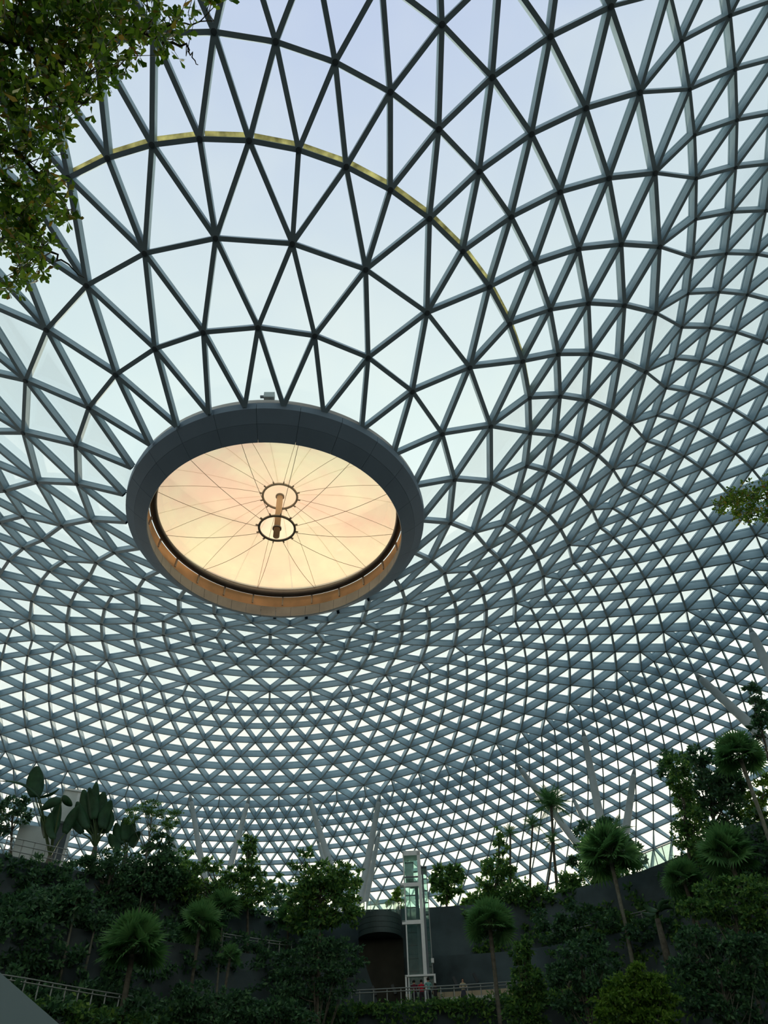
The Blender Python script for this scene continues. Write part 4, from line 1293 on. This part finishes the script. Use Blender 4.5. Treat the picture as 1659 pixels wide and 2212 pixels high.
# ------------------------------------------------------------------ people on the walkway
SKIN = material('skin', (0.42, 0.26, 0.18), 0.6)
HAIR = material('dark_hair', (0.012, 0.01, 0.008), 0.8)
def person(label, px_, py_, d, facing, shirt, legs, height=1.7, arms='rail', skirt=False, long_hair=False, leanf=0.0):
    az = az_of(px_, py_)
    z = bench('a', az)[1]
    base = np.array(pol(az, d, z))
    th = thing('person', label, 'person', base, 'visitors on the walkway')
    k = height / 1.72
    V, E_, Rd = [], [], []
    def vtx(p, r_):
        V.append(tuple(c * k for c in p)); Rd.append(r_ * k); return len(V) - 1
    def link(*ids):
        for a, b in zip(ids, ids[1:]):
            E_.append((a, b))
    lf = leanf
    pel = vtx((0, 0, .94), .135)
    sp = vtx((0, -lf * .3, 1.12), .125); ch = vtx((0, -lf * .6, 1.32), .15); nk = vtx((0, -lf * .9, 1.47), .058)
    hb_ = vtx((0, -lf - .01, 1.56), .082); hm = vtx((0, -lf - .015, 1.63), .098); ht_ = vtx((0, -lf - .01, 1.71), .07)
    nose = vtx((0, -lf - .115, 1.60), .016)
    link(pel, sp, ch, nk, hb_, hm, ht_); link(hm, nose)
    for s in (-1, 1):
        hip = vtx((s * .095, 0, .88), .098); kn = vtx((s * .10, -.01, .48), .064); an = vtx((s * .10, .02, .085), .045); to = vtx((s * .115, -.15, .04), .038)
        link(pel, hip, kn, an, to)
        shd = vtx((s * .18, -lf * .7, 1.40), .066)
        if arms == 'rail':
            el = vtx((s * .25, -lf * .7 - .10, 1.16), .046); wr = vtx((s * .20, -lf * .7 - .32, 1.10), .032); pa = vtx((s * .19, -lf * .7 - .40, 1.10), .034)
            fd = (0, -1, -.15)
        else:
            el = vtx((s * .24, -.03, 1.14), .046); wr = vtx((s * .12, -.22, 1.10), .032); pa = vtx((s * .06, -.26, 1.11), .034)
            fd = (-s * .8, -.4, -.1)
        link(ch, shd, el, wr, pa)
        px0, py0, pz0 = [c / k for c in V[pa]]
        for f_ in range(5):
            off = (f_ - 1.5) * .017
            if f_ == 4:
                q1 = vtx((px0 - s * .035, py0 + .02, pz0 - .01), .010); q2 = vtx((px0 - s * .05, py0 - .03, pz0 - .02), .009)
            else:
                ln = (.065, .075, .070, .055)[f_]
                q1 = vtx((px0 + off + fd[0] * ln * .6, py0 + fd[1] * ln * .6 + (off if arms != 'rail' else 0), pz0 + fd[2] * ln), .009)
                q2 = vtx((px0 + off + fd[0] * ln, py0 + fd[1] * ln, pz0 + fd[2] * ln - .02), .008)
            link(pa, q1, q2)
    me = bpy.data.meshes.new('body')
    me.from_pydata(V, E_, [])
    o = bpy.data.objects.new('body', me)
    COL.objects.link(o)
    o.modifiers.new('skin', 'SKIN')
    sv = me.skin_vertices[0].data
    for i, r_ in enumerate(Rd):
        sv[i].radius = (r_, r_ * (.72 if i in (pel, sp, ch) else 1.0))
    sv[pel].use_root = True
    ss = o.modifiers.new('sub', 'SUBSURF'); ss.levels = 2; ss.render_levels = 2
    dg = bpy.context.evaluated_depsgraph_get()
    m2 = bpy.data.meshes.new_from_object(o.evaluated_get(dg))
    bpy.data.objects.remove(o)
    m2.materials.clear()
    for mt in (SKIN, material('shirt_cloth', shirt, .8), material('leg_cloth', legs, .8), M['dark_metal']):
        m2.materials.append(mt)
    for p in m2.polygons:
        c = p.center / k
        if c.z < .07: p.material_index = 3
        elif c.z < .98 and abs(c.x) < .19 and c.y > -.25: p.material_index = 2
        elif c.z < 1.46 and not (c.y < -lf * .7 - .20 or (abs(c.x) > .19 and c.z < 1.18)): p.material_index = 1
        else: p.material_index = 0
        p.use_smooth = True
    b = bpy.data.objects.new('body', m2)
    COL.objects.link(b)
    b.parent = th
    rot = Matrix.Rotation(facing, 4, 'Z')
    b.matrix_local = rot
    def part(name, mb, mat):
        me_ = bpy.data.meshes.new(name); me_.from_pydata(mb.v, [], mb.f); me_.materials.append(mat)
        me_.polygons.foreach_set('use_smooth', [True] * len(me_.polygons))
        q = bpy.data.objects.new(name, me_); COL.objects.link(q); q.parent = th; q.matrix_local = rot
    mb = MB()
    hc = (0, -lf, 1.645)
    for i in range(8):
        for j in range(12):
            pass
    prof = [(0.001, .105), (.05, .095), (.085, .06), (.107, .01), (.104, -.04), (.085, -.075)]
    if long_hair:
        prof += [(.10, -.16), (.105, -.26), (.08, -.30)]
    n0 = 0
    rows = []
    for r_, zz in prof:
        row = []
        for j in range(14):
            a = 2 * PI * j / 14
            y = -math.cos(a) * r_
            front = -math.cos(a) < -.35 and zz < .055
            sc = .55 if front else 1.0
            row.append(((math.sin(a) * r_ * (.95 if not front else .9)) * k, (hc[1] + .012 + (y * sc)) * k, (hc[2] + zz) * k))
        rows.append(row)
    for i in range(len(rows) - 1):
        for j in range(14):
            a = 2 * PI * (j + .5) / 14
            if -math.cos(a) < -.45 and prof[i][1] < .058:
                continue
            mb.add([rows[i][j], rows[i][(j + 1) % 14], rows[i + 1][(j + 1) % 14], rows[i + 1][j]], [(0, 1, 2, 3)])
    part('hair', mb, HAIR)
    mb = MB()
    for s in (-1, 1):
        mb.box((s * .036 * k, (-lf - .098) * k, 1.64 * k), .022 * k, .012 * k, .012 * k)
    part('eyes', mb, M['dark_metal'])
    if skirt:
        mb = MB(); mb.ring((0, 0, 0), [(.14 * k, .98 * k), (.22 * k, .62 * k), (.26 * k, .25 * k), (.24 * k, .25 * k), (.20 * k, .62 * k), (.12 * k, .98 * k)], 20)
        part('skirt', mb, material('skirt_cloth', legs, .8))
    return th
A0 = PI     # facing away from the viewer
person('person in a dark maroon shirt leaning at the railing left of the lift', 895, 2140, 61.35, A0 - .1, (0.10, 0.015, 0.03), (0.02, 0.02, 0.03), 1.68, leanf=.03)
person('person in a bright red shirt at the railing in front of the lift mast', 911, 2140, 61.35, A0 + .1, (0.42, 0.02, 0.04), (0.04, 0.03, 0.04), 1.68, leanf=.02)
person('tall person in a pale teal shirt at the railing right of the lift', 926, 2138, 61.4, A0 + .4, (0.16, 0.38, 0.36), (0.02, 0.03, 0.04), 1.80, leanf=.02)
person('person in a cream top and dark long skirt facing the valley', 1000, 2128, 61.4, 0.15, (0.42, 0.38, 0.26), (0.05, 0.055, 0.075), 1.62, arms='front', skirt=True, long_hair=True)
person('person in dark clothes half hidden behind the lift door frame', 940, 2134, 62.3, A0 + .8, (0.03, 0.03, 0.035), (0.02, 0.02, 0.02), 1.66, arms='front')

# ------------------------------------------------------------------ near branches hanging into the picture
def slant(px_, py_, s):
    r_ = ray(px_, py_)
    return EYE + r_ / np.linalg.norm(r_) * s
def near_leaves(ends, dirs, length, per=6):
    n = len(ends) * per
    P = np.repeat(np.asarray(ends), per, 0) + rng.normal(scale=.004, size=(n, 3))
    D0 = np.repeat(np.asarray(dirs), per, 0)
    Dv = D0 * 0.35 + rand_dirs(n, -.1)
    Dv /= np.linalg.norm(Dv, axis=1)[:, None]
    Nv = rand_dirs(n, .9)
    Sv = np.cross(Dv, Nv); Sv /= np.linalg.norm(Sv, axis=1)[:, None]
    Nv = np.cross(Sv, Dv)
    ln = (length * rng.uniform(.65, 1.25, n))[:, None]
    wd = ln * rng.uniform(.38, .52, n)[:, None]
    pts = []
    for t, s_, h in ((0, 0, 0), (.38, .22, .03), (.76, .5, .08), (1.0, 0, .0), (.76, -.5, .08), (.38, -.22, .03)):
        pts.append(P + Dv * ln * t + Sv * wd * s_ + Nv * wd * h)
    return np.stack(pts, 1)
def near_tree(name, label, trunk_xy, boughs, mask, n_tw, s0, leaf, group=None):
    bx_, by_ = trunk_xy
    th = thing(name, label, 'tree', (bx_, by_, 0))
    mb = MB()
    crown = np.array([bx_, by_, s0 * .8])
    mb.tube([(bx_, by_, -.05), (bx_ + .08, by_, s0 * .3), (bx_ - .05, by_ + .05, s0 * .6), crown], [.2, .16, .13, .1], 10)
    mb.build('trunk', M['bark'], th, smooth=True)
    skel = []
    for bo in boughs:
        pts = [slant(x, y, s0 + ds) for x, y, ds in bo]
        pts = [crown] + pts
        fine = []
        for i in range(len(pts) - 1):
            for t in np.linspace(0, 1, 8, endpoint=False):
                fine.append(pts[i] + (pts[i + 1] - pts[i]) * t + rng.normal(scale=.010, size=3))
        fine.append(pts[-1])
        mb = MB(); mb.tube(fine, list(np.linspace(.028, .003, len(fine))), 6); mb.build('bough', M['bark'], th, smooth=True)
        skel += fine[8:]
    skel = np.array(skel)
    ends, dirs = [], []
    tw = MB()
    cnt = 0
    while cnt < n_tw:
        x, y = rng.uniform(-60, 1720), rng.uniform(-60, 1200)
        if rng.random() > mask(x, y):
            continue
        e = slant(x, y, s0 + rng.normal(scale=.45))
        k = np.argsort(((skel - e) ** 2).sum(1))[rng.integers(0, 3)]
        s_ = skel[k]
        v = e - s_
        if np.linalg.norm(v) > 1.1:
            v = v
        m_ = s_ + v * .5 + rng.normal(scale=.05, size=3)
        tw.tube([s_, m_, e], [.004, .003, .0015], 4, cap=False)
        ends.append(e); dirs.append(v / max(np.linalg.norm(v), 1e-3))
        for t in (.45, .7, .86):
            if rng.random() < .8:
                q = m_ + (e - m_) * (t - .4) / .6 + rng.normal(scale=.03, size=3)
                ends.append(q); dirs.append(rand_dirs(1)[0])
        cnt += 1
    # the rest of the crown, out of the picture, around the top of the trunk
    made = 0
    while made < 260:
        q = crown + rand_dirs(1)[0] * np.array([2.0, 2.0, 1.1]) * rng.uniform(.3, 1) ** .5
        X, Y, F = project(q)
        if F > 0.2 and -60 < X < 1720 and -60 < Y < 2270:
            made += 0.2
            continue
        s_ = crown + (q - crown) * .25
        tw.tube([s_, (s_ + q) / 2, q], [.006, .004, .002], 4, cap=False)
        for t in (1.0, .8):
            ends.append(crown + (q - crown) * t); dirs.append(rand_dirs(1)[0])
        made += 1
    tw.build('twigs', M['bark'], th)['kind'] = 'stuff'
    V = near_leaves(ends, dirs, leaf)
    quads_obj('foliage', V, M['leaf_near'], th, nv=6)['kind'] = 'stuff'
def mask_left(x, y):
    if y < -60 or y > 640 or x > 480:
        return 0
    dense = np.interp(y, [-60, 0, 60, 120, 170, 230, 320, 400, 470, 540, 600, 640], [330, 300, 270, 245, 215, 165, 130, 90, 75, 70, 60, 20])
    far = np.interp(y, [-60, 0, 60, 120, 160, 200, 240, 300, 400, 470, 540, 610, 640], [480, 475, 470, 430, 330, 200, 190, 150, 150, 150, 150, 185, 40])
    if x < dense:
        return 1.0 if y < 330 else .55
    return .30 if x < far else 0
near_tree('small_leaved_tree', 'small-leaved tree whose branches hang into the top left corner', (-5.2, 1.6),
          [[(-120, -20, .3), (60, 40, 0), (200, 90, 0), (330, 60, .1), (462, 45, .1)],
           [(-140, 160, .2), (40, 170, 0), (130, 225, -.1), (195, 215, 0)],
           [(-120, 430, .2), (30, 450, 0), (110, 545, 0), (182, 600, 0)],
           [(-60, -120, .2), (150, -10, .1), (280, 70, 0), (400, 100, 0), (428, 140, 0)],
           [(-140, 300, .1), (40, 330, 0), (110, 400, .1), (150, 470, 0)],
           [(-100, 60, -.2), (90, 110, -.2), (180, 160, -.2), (250, 150, -.1)]], mask_left, 360, 6.2, .070)
def mask_right(x, y):
    if x < 1545 or y < 1030 or y > 1150:
        return 0
    c = np.interp(x, [1545, 1580, 1620, 1700], [1092, 1085, 1080, 1075]); h = np.interp(x, [1545, 1580, 1620, 1700], [12, 34, 46, 60])
    return 1.0 if abs(y - c) < h else 0
near_tree('small_leaved_tree', 'small-leaved branch reaching in at the right edge', (11.6, 7.0),
          [[(1760, 1060, .2), (1690, 1070, 0), (1620, 1082, 0), (1556, 1092, 0)], [(1760, 1110, .2), (1680, 1105, 0), (1600, 1120, 0)]], mask_right, 120, 11.0, .06)
